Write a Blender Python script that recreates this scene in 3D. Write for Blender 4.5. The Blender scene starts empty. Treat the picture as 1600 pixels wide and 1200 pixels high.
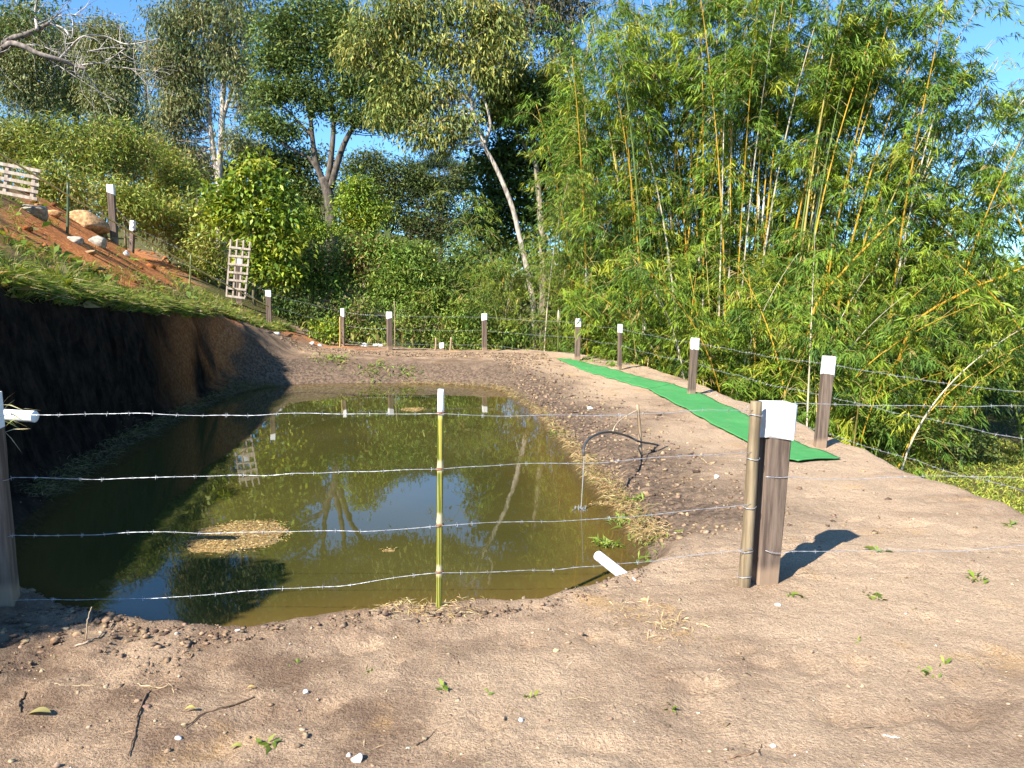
import bpy, bmesh, math, random
import numpy as np
from mathutils import Vector, Matrix, Quaternion

SC = bpy.context.scene
COL = SC.collection
R = math.radians

# ------------------------------------------------------------------ camera, sky, sun, exposure
CAMZ = 1.65
FPX = 1200.0                       # focal length in pixels of the 1600 px wide photograph
PITCH = math.atan(138.0 / FPX)
cam = bpy.data.cameras.new('camera')
cam.sensor_width = 36.0
cam.lens = 36.0 * FPX / 1600.0
cam.clip_start = 0.05
cam.clip_end = 3000
camo = bpy.data.objects.new('camera', cam)
camo.location = (0, 0, CAMZ)
camo.rotation_euler = (math.pi / 2 - PITCH, 0, 0)
COL.objects.link(camo)
SC.camera = camo

SUN_EL = R(40)
SUN_DIR = Vector((-0.66, -0.75, 0)).normalized()
to_sun = Vector((SUN_DIR.x * math.cos(SUN_EL), SUN_DIR.y * math.cos(SUN_EL), math.sin(SUN_EL)))
W = bpy.data.worlds.new('World')
SC.world = W
W.use_nodes = True
wn = W.node_tree
wn.nodes.clear()
wo = wn.nodes.new('ShaderNodeOutputWorld')
wb = wn.nodes.new('ShaderNodeBackground')
ws = wn.nodes.new('ShaderNodeTexSky')
ws.sky_type = 'NISHITA'
ws.sun_disc = False
ws.sun_elevation = SUN_EL
ws.sun_rotation = math.atan2(SUN_DIR.x, SUN_DIR.y)
ws.altitude = 2000
ws.air_density = 1.0
ws.dust_density = 0.05
ws.ozone_density = 1.0
wb.inputs['Strength'].default_value = 0.10
wm = wn.nodes.new('ShaderNodeMix')          # clear, deep blue winter sky
wm.data_type = 'RGBA'
wm.blend_type = 'MULTIPLY'
wm.inputs[0].default_value = 1.0
wm.inputs[7].default_value = (0.58, 0.92, 1.18, 1)
wn.links.new(ws.outputs[0], wm.inputs[6])
wn.links.new(wm.outputs[2], wb.inputs[0])
wn.links.new(wb.outputs[0], wo.inputs[0])

sl = bpy.data.lights.new('sun', 'SUN')
sl.energy = 5.0
sl.angle = R(0.5)
sl.color = (1.0, 0.94, 0.84)
so = bpy.data.objects.new('sun', sl)
so.rotation_euler = (-to_sun).to_track_quat('-Z', 'Y').to_euler()
so.location = (-10, -10, 20)
COL.objects.link(so)

SC.view_settings.view_transform = 'Standard'
SC.view_settings.look = 'None'
SC.view_settings.gamma = 1.0
SC.view_settings.use_curve_mapping = False
SC.view_settings.exposure = 1.38
SC.render.engine = 'CYCLES'
SC.cycles.max_bounces = 8
SC.cycles.diffuse_bounces = 2
SC.cycles.glossy_bounces = 3
SC.cycles.transparent_max_bounces = 8
SC.cycles.caustics_reflective = False
SC.cycles.caustics_refractive = False

# ------------------------------------------------------------------ numeric helpers
CP, SP = math.cos(PITCH), math.sin(PITCH)


def ray(px, py):
    u = (px - 800.0) / FPX
    v = (600.0 - py) / FPX
    return np.array([u, CP + v * SP, -SP + v * CP])


def at(px, py, d):
    """world point on the sight line of a photograph pixel at distance d (world y)"""
    r = ray(px, py)
    return np.array([0, 0, CAMZ]) + r * (d / r[1])


def hitz(px, py, z):
    r = ray(px, py)
    return np.array([0, 0, CAMZ]) + r * ((z - CAMZ) / r[2])


def _hash(ix, iy, iz):
    h = (ix * 374761393 + iy * 668265263 + iz * 1274126177) & 0xFFFFFFFF
    h = ((h ^ (h >> 13)) * 1274126177) & 0xFFFFFFFF
    h = h ^ (h >> 16)
    return (h & 0xFFFFFF) / float(0xFFFFFF)


def vnoise(x, y, z=None):
    x = np.asarray(x, float)
    y = np.asarray(y, float)
    z = np.zeros_like(x) if z is None else np.asarray(z, float)
    x, y, z = np.broadcast_arrays(x, y, z)
    ix = np.floor(x).astype(np.int64)
    iy = np.floor(y).astype(np.int64)
    iz = np.floor(z).astype(np.int64)
    fx, fy, fz = x - ix, y - iy, z - iz
    fx = fx * fx * (3 - 2 * fx)
    fy = fy * fy * (3 - 2 * fy)
    fz = fz * fz * (3 - 2 * fz)
    r = 0
    for dx in (0, 1):
        wx = fx if dx else 1 - fx
        for dy in (0, 1):
            wy = fy if dy else 1 - fy
            for dz in (0, 1):
                wz = fz if dz else 1 - fz
                r = r + wx * wy * wz * _hash(ix + dx, iy + dy, iz + dz)
    return r


def fbm(x, y, z=None, oct=4):
    a, s, t = 0.5, 0.0, 0.0
    x = np.asarray(x, float)
    y = np.asarray(y, float)
    zz = None if z is None else np.asarray(z, float)
    for k in range(oct):
        s = s + a * vnoise(x + 17.3 * k, y + 9.1 * k, zz)
        t += a
        a *= 0.5
        x = x * 2.03
        y = y * 2.03
        if zz is not None:
            zz = zz * 2.03
    return s / t


def ss(a, b, x):
    t = np.clip((np.asarray(x, float) - a) / (b - a), 0, 1)
    return t * t * (3 - 2 * t)


def sdpoly(poly, x, y):
    """signed distance to a polygon, negative inside"""
    P = np.asarray(poly, float)
    x = np.asarray(x, float)
    y = np.asarray(y, float)
    d = np.full(x.shape, 1e18)
    s = np.ones(x.shape)
    n = len(P)
    for i in range(n):
        a = P[i]
        b = P[i - 1]
        ex, ey = b[0] - a[0], b[1] - a[1]
        wx, wy = x - a[0], y - a[1]
        t = np.clip((wx * ex + wy * ey) / (ex * ex + ey * ey + 1e-12), 0, 1)
        bx, by = wx - ex * t, wy - ey * t
        d = np.minimum(d, bx * bx + by * by)
        c1 = y >= a[1]
        c2 = y < b[1]
        c3 = ex * wy > ey * wx
        flip = (c1 & c2 & c3) | (~c1 & ~c2 & ~c3)
        s = np.where(flip, -s, s)
    return s * np.sqrt(d)


def smooth_poly(P, it=2):
    P = [np.array(p[:2], float) for p in P]
    for _ in range(it):
        Q = []
        for i in range(len(P)):
            a, b = P[i], P[(i + 1) % len(P)]
            Q += [a * .75 + b * .25, a * .25 + b * .75]
        P = Q
    return np.array(P)


# ------------------------------------------------------------------ terrain shape
TILT = 0.0175                     # the bank falls gently away from the camera
WATER_Z = -0.33
lip_px = [(1030, 868), (980, 885), (900, 912), (840, 930), (760, 935), (690, 943), (600, 942), (550, 952), (450, 962),
          (370, 982), (300, 974), (215, 967), (150, 945), (60, 930)]
water_px = [(-60, 905), (0, 850), (62, 787), (140, 735), (225, 682), (300, 645), (360, 618), (395, 607), (430, 601), (500, 599), (600, 598),
            (700, 600), (770, 604), (800, 618), (830, 640), (860, 668), (890, 705), (915, 740), (940, 765), (970, 800), (995, 830), (1010, 855)]
pond = []
for p in lip_px:
    q = hitz(p[0], p[1], -0.09)
    pond.append((q[0], q[1] + 0.13))
for p in water_px:
    q = hitz(p[0], p[1], WATER_Z)
    pond.append((q[0], q[1]))
POND = smooth_poly(pond, 1)
CREST = [(4.75, -40), (4.75, 2), (4.45, 4.5), (4.05, 6.0), (4.02, 8.5), (4.1, 10.6), (4.15, 13), (3.95, 16), (3.3, 18.8), (2.3, 20.9), (0.2, 23.2), (-3, 23.9),
         (-6, 24.6), (-9, 31), (-13, 60), (-20, 300), (-400, 300), (-400, -40)]
WY = [-40, 0.6, 1.6, 2.6, 4.5, 5.5, 6.6, 8, 10, 12, 14, 16, 18, 19.5, 21, 23, 30, 300]
WX = [-4.9, -4.6, -4.3, -4.15, -4.25, -4.5, -4.85, -5.2, -5.6, -5.9, -6.1, -6.3, -6.45, -6.5, -6.5, -6.5, -7, -7]
WT = [0.5, 0.5, 1.5, 2.2, 1.6, 1.75, 1.9, 1.9, 1.8, 1.7, 1.6, 1.3, 0.85, 0.6, 0.42, 0.4, 0.4, 0.4]
FOOT = []                          # trodden dents in the loose soil
_fr = np.random.default_rng(77)
for (px_, py_) in [(1258, 1030), (1338, 1036), (1295, 1095), (1385, 1118), (1310, 1118), (1015, 985), (925, 985), (1100, 1060), (1150, 1010), (560, 1000), (620, 1020), (500, 1100), (760, 1130),
                   (1450, 960), (1540, 1010), (1420, 880), (1330, 800), (1500, 1120), (240, 1060), (330, 1030)]:
    q_ = hitz(px_, py_, -0.05)
    FOOT.append((q_[0], q_[1], _fr.uniform(.045, .075), _fr.uniform(0, 3.1)))


def H(x, y, detail=True):
    x = np.asarray(x, float)
    y = np.asarray(y, float)
    x, y = np.broadcast_arrays(x, y)
    fl = ss(2.0, -1.0, x)
    crest = 0.43 * ((1 - fl) * ss(14, 23, y) + fl * ss(12.5, 18.8, y)) + 0.2 * ss(-2, -7, x) * ss(15, 20, y)
    xw = np.interp(y, WY, WX) + 0.22 * (fbm(y * 0.9, y * 0 + 3.3, oct=3) - 0.5)
    T = np.interp(y, WY, WT)
    t = xw - x
    wf = ss(0, 1, (t + 0.32 + 0.9 * ss(15.8, 17.2, y)) / (0.38 + 0.9 * ss(15.8, 17.2, y)))
    slope = np.interp(y, [0, 18.5, 22], [0.64, 0.64, 0.46]) * np.clip(t, 0, 4.5) + 0.2 * np.clip(t - 4.5, 0, 9)
    near_l = ss(0.5, 2.8, y)
    hill = T + slope * (0.25 + 0.75 * near_l) + 0.1 * (fbm(x * 1.1, y * 1.1) - .5) * ss(0, .6, t)
    base = crest * (1 - wf) + wf * (crest + hill)
    o = sdpoly(CREST, x, y)
    oo = np.clip(o + 0.25 * (fbm(x * 0.9, y * 0.9) - 0.5), 0, None)
    fall = 2.1 * (1 - np.exp(-oo * 0.6)) * ss(0, 0.4, oo)
    base = base - fall
    far = ss(40, 120, y) * (3.5 * ss(60, -10, x) + 5.0)
    base = base + far
    base = base - TILT * np.clip(y, 0, 200)
    sd = sdpoly(POND, x, y)
    near = ss(6.3, 5.3, y)
    left = ss(-3.0, -4.6, x) * (1 - ss(15.5, 17.0, y))
    w = 1.5 * (1 - left) + 0.4 * left
    w = w + ss(15.5, 17.0, y) * (0.2 - 1.0 * ss(-3.5, -5.5, x))
    w = np.maximum(w, 0.4)
    w = w * (1 - near) + 0.2 * near
    e = np.clip(sd / w, 0, 1)
    prof = 1 - (1 - e) ** 2.0
    far_b = ss(15.5, 17.0, y)
    prof = prof * (1 - far_b) + far_b * (1 - (1 - e) ** 2.6)
    z = np.where(sd > 0, WATER_Z + (base - WATER_Z) * prof, WATER_Z - 0.9 * (1 - np.exp(-np.clip(-sd, 0, None) * 0.75)))
    if detail:
        dirt = ss(0.5, -0.2, o)
        on = ss(-0.05, 0.12, sd)
        amp = 0.35 + 0.65 * on
        z = z + amp * (0.05 * (fbm(x * 0.8 + 5, y * 0.8, oct=3) - 0.5) + 0.045 * (fbm(x * 3.1, y * 3.1 + 7, oct=4) - 0.5))
        rough = 0.35 + 0.9 * ss(0.05, 0.3, sd) * ss(1.6, 0.5, sd) * (1 - near * 0.6) + 1.6 * ss(-1.5, -2.4, x) * ss(5, 3.2, y)
        z = z + amp * rough * 0.05 * (np.abs(fbm(x * 6.0 + 31, y * 6.0, oct=4) - 0.5) * 2 - 0.3) * dirt
        # scuffs and shallow dents trodden into the dirt
        n1 = vnoise(x * 4.3 + 9.7, y * 4.3 + 2.2)
        z = z - amp * 0.03 * ss(0.78, 0.95, n1) * dirt * ss(3.0, 1.0, np.abs(y - 4) / 2)
        for (fx, fy, fr, fa) in FOOT:
            c_, s_ = math.cos(fa), math.sin(fa)
            du, dv = (x - fx) * c_ + (y - fy) * s_, -(x - fx) * s_ + (y - fy) * c_
            rr_ = (du / (fr * 1.7)) ** 2 + (dv / fr) ** 2
            z = z - 0.022 * np.exp(-rr_ ** 2) + 0.012 * np.exp(-(rr_ - 1.7) ** 2 * 2.5)
        lip = ss(0.0, 0.09, sd) * ss(0.4, 0.12, sd) * near
        z = z + lip * 0.05 * (fbm(x * 5.0, y * 5.0 + 2, oct=3) - 0.3)
    return z


def hz(x, y):
    return float(H(np.array([x]), np.array([y]))[0])


def hitT(px, py, dmax=70.0):
    """where the sight line of a pixel meets the terrain"""
    r = ray(px, py)
    d = np.concatenate([np.arange(1.6, 30, 0.03), np.arange(30, dmax, 0.3)])
    P = np.array([0, 0, CAMZ])[None, :] + r[None, :] * (d / r[1])[:, None]
    h = H(P[:, 0], P[:, 1])
    below = np.nonzero(P[:, 2] <= h)[0]
    i = below[0] if len(below) else len(d) - 1
    p = P[i].copy()
    p[2] = h[i]
    return p


def base_at(px, d):
    u = (px - 800.0) / FPX
    x = u * d
    for _ in range(6):
        z = hz(x, d)
        x = u * (d * CP - (z - CAMZ) * SP)
    return np.array([x, d, hz(x, d)])


# ------------------------------------------------------------------ object helpers
def link(o, parent=None):
    COL.objects.link(o)
    if parent is not None:
        o.parent = parent
        o.matrix_parent_inverse = Matrix.Translation(-Vector(parent.location)) if parent.parent is None else Matrix.Identity(4)
    return o


def tag(o, label=None, cat=None, group=None, kind=None):
    if label: o['label'] = label
    if cat: o['category'] = cat
    if group: o['group'] = group
    if kind: o['kind'] = kind
    return o


def thing(name, label, cat, loc=(0, 0, 0), group=None):
    o = bpy.data.objects.new(name, None)
    o.empty_display_size = 0.1
    o.location = tuple(float(v) for v in loc)
    COL.objects.link(o)
    return tag(o, label, cat, group)


def np_mesh(name, V, F, mat, face_col=None, smooth=False):
    me = bpy.data.meshes.new(name)
    V = np.ascontiguousarray(V, dtype=np.float32)
    F = np.ascontiguousarray(F, dtype=np.int32)
    k = F.shape[1]
    me.vertices.add(len(V))
    me.vertices.foreach_set('co', V.ravel())
    me.loops.add(F.size)
    me.loops.foreach_set('vertex_index', F.ravel())
    me.polygons.add(len(F))
    me.polygons.foreach_set('loop_start', np.arange(0, F.size, k, dtype=np.int32))
    if smooth:
        me.polygons.foreach_set('use_smooth', np.ones(len(F), dtype=bool))
    me.update(calc_edges=True)
    if face_col is not None:
        a = me.attributes.new('tint', 'FLOAT_VECTOR', 'FACE')
        a.data.foreach_set('vector', np.ascontiguousarray(face_col, dtype=np.float32).ravel())
    if mat: me.materials.append(mat)
    return me


def np_obj(name, V, F, mat, parent=None, face_col=None, smooth=False):
    V = np.asarray(V, float)
    if parent is not None and parent.parent is None:
        off = np.array(parent.location)
    elif parent is not None:
        off = np.array(parent.parent.location)
    else:
        off = np.zeros(3)
    me = np_mesh(name, V - off, F, mat, face_col, smooth)
    o = bpy.data.objects.new(name, me)
    COL.objects.link(o)
    if parent is not None: o.parent = parent
    return o


class Tubes:
    """collects tapered tubes and turns them into one quad mesh"""
    def __init__(s):
        s.V, s.F, s.n, s.C = [], [], 0, []

    def add(s, pts, rad, sides=6, col=(1, 1, 1), cap=True):
        P = np.asarray(pts, float)
        k = len(P)
        rad = np.broadcast_to(np.asarray(rad, float), (k,)).copy()
        T = np.gradient(P, axis=0)
        T /= np.linalg.norm(T, axis=1)[:, None] + 1e-12
        m = T.mean(0)
        ref = np.array([0, 0, 1.0]) if abs(m[2]) < 0.8 * np.linalg.norm(m) + 1e-9 else np.array([1.0, 0, 0])
        A = np.cross(T, ref)
        A /= np.linalg.norm(A, axis=1)[:, None] + 1e-12
        B = np.cross(T, A)
        th = np.arange(sides) * 2 * math.pi / sides
        ring = (A[:, None, :] * np.cos(th)[None, :, None] + B[:, None, :] * np.sin(th)[None, :, None]) * rad[:, None, None] + P[:, None, :]
        V = ring.reshape(-1, 3)
        i = np.arange(k - 1)[:, None] * sides
        j = np.arange(sides)[None, :]
        j2 = (j + 1) % sides
        F = np.stack([i + j, i + j2, i + sides + j2, i + sides + j], -1).reshape(-1, 4)
        if cap:
            V = np.vstack([V, P[0], P[-1]])
            c0, c1 = k * sides, k * sides + 1
            jj = np.arange(sides)
            e = (k - 1) * sides
            Fa = [[c0, (q + 1) % sides, q, q] for q in range(sides)]
            # close both ends with quads made of two side steps
            F0 = np.array([[c0, (q + 2) % sides, (q + 1) % sides, q] for q in range(0, sides - (sides % 2), 2)])
            F1 = np.array([[c1, e + q, e + (q + 1) % sides, e + (q + 2) % sides] for q in range(0, sides - (sides % 2), 2)])
            F = np.vstack([F, F0, F1])
        s.V.append(V)
        s.F.append(F + s.n)
        s.C.append(np.tile(np.asarray(col, float), (len(F), 1)))
        s.n += len(V)
        return s

    def obj(s, name, mat, parent=None, smooth=True):
        return np_obj(name, np.vstack(s.V), np.vstack(s.F), mat, parent, np.vstack(s.C), smooth)


def tube_obj(name, pts, rad, mat, parent=None, sides=8, col=(1, 1, 1), smooth=True):
    return Tubes().add(pts, rad, sides, col).obj(name, mat, parent, smooth)


def bm_obj(name, bm, mat, parent=None, smooth=False):
    me = bpy.data.meshes.new(name)
    if parent is not None:
        p = parent if parent.parent is None else parent.parent
        bmesh.ops.translate(bm, verts=bm.verts, vec=-Vector(p.location))
    bm.to_mesh(me)
    bm.free()
    me.materials.append(mat)
    if smooth:
        for p in me.polygons: p.use_smooth = True
    o = bpy.data.objects.new(name, me)
    COL.objects.link(o)
    if parent is not None: o.parent = parent
    return o


def spline(pts, n):
    """smooth (Catmull-Rom) resampling of a polyline"""
    P = np.asarray(pts, float)
    if len(P) < 3:
        t = np.linspace(0, 1, n)[:, None]
        return P[0] * (1 - t) + P[-1] * t
    Q = np.vstack([2 * P[0] - P[1], P, 2 * P[-1] - P[-2]])
    out = []
    m = len(P) - 1
    for s in np.linspace(0, m, n):
        i = min(int(s), m - 1)
        t = s - i
        a, b, c, d = Q[i], Q[i + 1], Q[i + 2], Q[i + 3]
        out.append(0.5 * ((2 * b) + (-a + c) * t + (2 * a - 5 * b + 4 * c - d) * t * t + (-a + 3 * b - 3 * c + d) * t ** 3))
    return np.array(out)


def unit(v):
    return v / (np.linalg.norm(v, axis=-1, keepdims=True) + 1e-12)


def leaves(P, D, L, Wd, rng, fold=0.25, droop=0.15, up=0.6):
    """lozenge leaves: base P, direction D, length L, width Wd -> vertices, quads"""
    n = len(P)
    D = unit(D)
    nrm = rng.normal(size=(n, 3)) * (1 - up) + np.array([0, 0, 1.0]) * up
    S = unit(np.cross(D, nrm))
    N = np.cross(S, D)
    L = np.asarray(L)[:, None]
    Wd = np.asarray(Wd)[:, None]
    mid = P + D * L * 0.42
    tip = P + D * L - np.array([0, 0, 1.0]) * L * droop
    a = mid + S * Wd * 0.5 + N * Wd * fold
    b = mid - S * Wd * 0.5 + N * Wd * fold
    V = np.stack([P, a, tip, b], 1).reshape(-1, 3)
    F = np.arange(4 * n).reshape(-1, 4)
    return V, F


def palette(n, cols, rng, jit=0.12, w=None):
    cols = np.asarray(cols, float)
    c = cols[rng.choice(len(cols), size=n, p=w)]
    return np.clip(c * (1 + rng.normal(size=(n, 1)) * jit) * (1 + rng.normal(size=(n, 3)) * jit * .35), 0.003, 0.9)


# ------------------------------------------------------------------ materials
class NT:
    def __init__(s, name):
        s.m = bpy.data.materials.new(name)
        s.m.use_nodes = True
        s.t = s.m.node_tree
        s.t.nodes.clear()
        s.out = s.t.nodes.new('ShaderNodeOutputMaterial')

    def n(s, kind, **kw):
        nd = s.t.nodes.new('ShaderNode' + kind)
        for k, v in kw.items():
            if k in nd.inputs.keys():
                nd.inputs[k].default_value = v
            else:
                setattr(nd, k, v)
        return nd

    def l(s, a, b):
        s.t.links.new(a, b)

    def val(s, x, inp):
        if hasattr(x, 'is_output'):
            s.l(x, inp)
        else:
            inp.default_value = x if not isinstance(x, tuple) else (x + (1,) if len(x) == 3 and len(inp.default_value) == 4 else x)

    def mix(s, f, a, b, mode='MIX'):
        nd = s.t.nodes.new('ShaderNodeMix')
        nd.data_type = 'RGBA'
        nd.blend_type = mode
        nd.clamp_factor = True
        s.val(f, nd.inputs[0])
        s.val(a, nd.inputs[6])
        s.val(b, nd.inputs[7])
        return nd.outputs[2]

    def math(s, op, a, b=0.0, c=0.0):
        nd = s.t.nodes.new('ShaderNodeMath')
        nd.operation = op
        s.val(a, nd.inputs[0])
        s.val(b, nd.inputs[1])
        s.val(c, nd.inputs[2])
        return nd.outputs[0]

    def ramp(s, x, a, b, lo=0.0, hi=1.0):
        nd = s.t.nodes.new('ShaderNodeMapRange')
        nd.interpolation_type = 'SMOOTHSTEP'
        s.val(x, nd.inputs[0])
        for i, v in enumerate((a, b, lo, hi)): nd.inputs[i + 1].default_value = v
        return nd.outputs[0]

    def coord(s, scale=(1, 1, 1), kind='Object'):
        tc = s.n('TexCoord')
        mp = s.n('Mapping')
        mp.inputs['Scale'].default_value = scale
        s.l(tc.outputs[kind], mp.inputs[0])
        return mp.outputs[0]

    def noise(s, vec, scale, detail=4, rough=0.55):
        nd = s.n('TexNoise')
        nd.inputs['Scale'].default_value = scale
        nd.inputs['Detail'].default_value = detail
        nd.inputs['Roughness'].default_value = rough
        s.l(vec, nd.inputs['Vector'])
        return nd.outputs[0]

    def bsdf(s, color, rough=0.8, spec=0.3, bump=None, bdist=0.01, bstr=0.5, **kw):
        b = s.n('BsdfPrincipled')
        s.val(color, b.inputs['Base Color'])
        s.val(rough, b.inputs['Roughness'])
        b.inputs['Specular IOR Level'].default_value = spec
        for k, v in kw.items(): s.val(v, b.inputs[k.replace('_', ' ')])
        if bump is not None:
            bp = s.n('Bump')
            bp.inputs['Distance'].default_value = bdist
            bp.inputs['Strength'].default_value = bstr
            s.l(bump, bp.inputs['Height'])
            s.l(bp.outputs[0], b.inputs['Normal'])
        return b

    def done(s, b):
        s.l(b.outputs[0], s.out.inputs[0])
        return s.m


def attr(t, name, out='Vector'):
    a = t.n('Attribute')
    a.attribute_name = name
    return a.outputs[out]


def leaf_mat(name, trans=0.3, rough=0.45, spec=0.35):
    t = NT(name)
    c = attr(t, 'tint')
    b = t.bsdf(c, rough, spec)
    tr = t.n('BsdfTranslucent')
    t.l(t.mix(1.0, c, (1.25, 1.15, 0.55), 'MULTIPLY'), tr.inputs[0])
    mx = t.n('MixShader')
    mx.inputs[0].default_value = trans
    t.l(b.outputs[0], mx.inputs[1])
    t.l(tr.outputs[0], mx.inputs[2])
    return t.done(mx)


def tint_mat(name, rough=0.8, spec=0.2, scale=(1, 1, 1), nscale=20, amount=0.5, bd=0.004):
    t = NT(name)
    c = attr(t, 'tint')
    v = t.coord(scale)
    nz = t.noise(v, nscale, 5, 0.6)
    k = t.ramp(nz, 0.3, 0.7, 1 - amount, 1 + amount * .6)
    cc = t.n('CombineColor')
    for i in range(3): t.l(k, cc.inputs[i])
    return t.done(t.bsdf(t.mix(1.0, c, cc.outputs[0], 'MULTIPLY'), rough, spec, nz, bd, 0.7))


M = {}
M['leaf'] = leaf_mat('leaf', 0.22, 0.55, 0.16)
M['leaf_glossy'] = leaf_mat('leaf_glossy', 0.26, 0.42, 0.3)
M['grass'] = leaf_mat('grass_blade', 0.3, 0.6, 0.2)
M['straw'] = tint_mat('straw', 0.9, 0.1, (1, 1, 1), 40, 0.3)
M['bark'] = tint_mat('bark', 0.9, 0.15, (1, 1, 0.25), 14, 0.6, 0.02)
M['culm'] = tint_mat('bamboo_culm', 0.4, 0.4, (1, 1, 0.1), 12, 0.3, 0.001)
M['stone'] = tint_mat('stone', 0.9, 0.2, (1, 1, 1), 14, 0.5, 0.01)
M['clod'] = tint_mat('soil_clod', 0.95, 0.1, (1, 1, 1), 40, 0.45, 0.01)


def wood_mat(name, c1, c2, nscale=26, zs=0.06, bd=0.004):
    t = NT(name)
    v = t.coord((1, 1, zs))
    n1 = t.noise(v, nscale, 6, 0.65)
    n2 = t.noise(t.coord((1, 1, 0.5)), 5, 4)
    c = t.mix(t.ramp(n1, 0.32, 0.68), c1, c2)
    c = t.mix(t.ramp(n2, 0.45, 0.75, 0, 0.55), c, tuple(0.6 * q for q in c1))
    if name == 'post_wood':
        sz = t.n('SeparateXYZ')
        t.l(t.coord(), sz.inputs[0])
        mz = t.math('ADD', sz.outputs[2], t.math('MULTIPLY', n2, -0.16))
        c = t.mix(t.ramp(mz, 0.06, -0.03, 0, 0.75), c, (0.30, 0.21, 0.14))
    return t.done(t.bsdf(c, 0.82, 0.2, n1, bd, 0.9))


M['post'] = wood_mat('post_wood', (0.075, 0.052, 0.04), (0.19, 0.14, 0.105))
M['stake'] = wood_mat('stake_wood', (0.13, 0.095, 0.055), (0.29, 0.225, 0.14), 30)
M['greywood'] = wood_mat('weathered_slat', (0.27, 0.215, 0.17), (0.46, 0.39, 0.32), 22)
M['stick'] = wood_mat('stick_wood', (0.25, 0.17, 0.10), (0.42, 0.31, 0.2), 30)


def paint_mat():
    t = NT('white_paint')
    v = t.coord()
    nz = t.noise(v, 18, 5)
    c = t.mix(t.ramp(nz, 0.55, 0.75, 0, 0.5), (0.80, 0.80, 0.78), (0.55, 0.51, 0.46))
    br = t.noise(t.coord((1, 1, 0.12)), 55, 4, 0.7)
    c = t.mix(t.ramp(br, 0.6, 0.72, 0, 0.55), c, (0.3, 0.25, 0.2))
    return t.done(t.bsdf(c, 0.6, 0.3, nz, 0.003, 0.4))


M['paint'] = paint_mat()


def simple(name, col, rough=0.5, spec=0.4, metal=0.0, ns=30, amt=0.15):
    t = NT(name)
    nz = t.noise(t.coord(), ns, 4)
    c = t.mix(t.ramp(nz, 0.35, 0.7, 0, 1), tuple(q * (1 - amt) for q in col), tuple(min(1, q * (1 + amt)) for q in col))
    b = t.bsdf(c, rough, spec)
    b.inputs['Metallic'].default_value = metal
    return t.done(b)


M['wire'] = simple('galvanised_wire', (0.5, 0.51, 0.54), 0.45, 0.5, 0.6, 60, 0.2)
M['rust'] = simple('rusty_wire', (0.28, 0.12, 0.06), 0.8, 0.2, 0.2, 60, 0.3)
M['pvc'] = simple('white_pvc', (0.80, 0.80, 0.79), 0.35, 0.5, 0, 10, 0.04)
M['hose'] = simple('black_hose', (0.06, 0.06, 0.065), 0.45, 0.4, 0, 30, 0.2)
M['rope'] = simple('yellow_rope', (0.72, 0.54, 0.2), 0.8, 0.2, 0, 60, 0.25)
M['string'] = simple('pale_string', (0.6, 0.47, 0.3), 0.8, 0.2, 0, 60, 0.2)


def carpet_mat():
    t = NT('green_carpet')
    v = t.coord()
    n1 = t.noise(v, 260, 3)
    n2 = t.noise(v, 4.5, 5, 0.6)
    c = t.mix(t.ramp(n1, 0.3, 0.7), (0.04, 0.19, 0.055), (0.075, 0.29, 0.095))
    c = t.mix(t.ramp(n2, 0.5, 0.78, 0, 0.4), c, (0.13, 0.27, 0.11))
    n3 = t.noise(v, 7, 7, 0.8)
    c = t.mix(t.ramp(n3, 0.55, 0.7, 0, 0.6), c, (0.30, 0.22, 0.14))
    return t.done(t.bsdf(c, 0.95, 0.1, n1, 0.004, 0.8))


M['carpet'] = carpet_mat()


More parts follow.
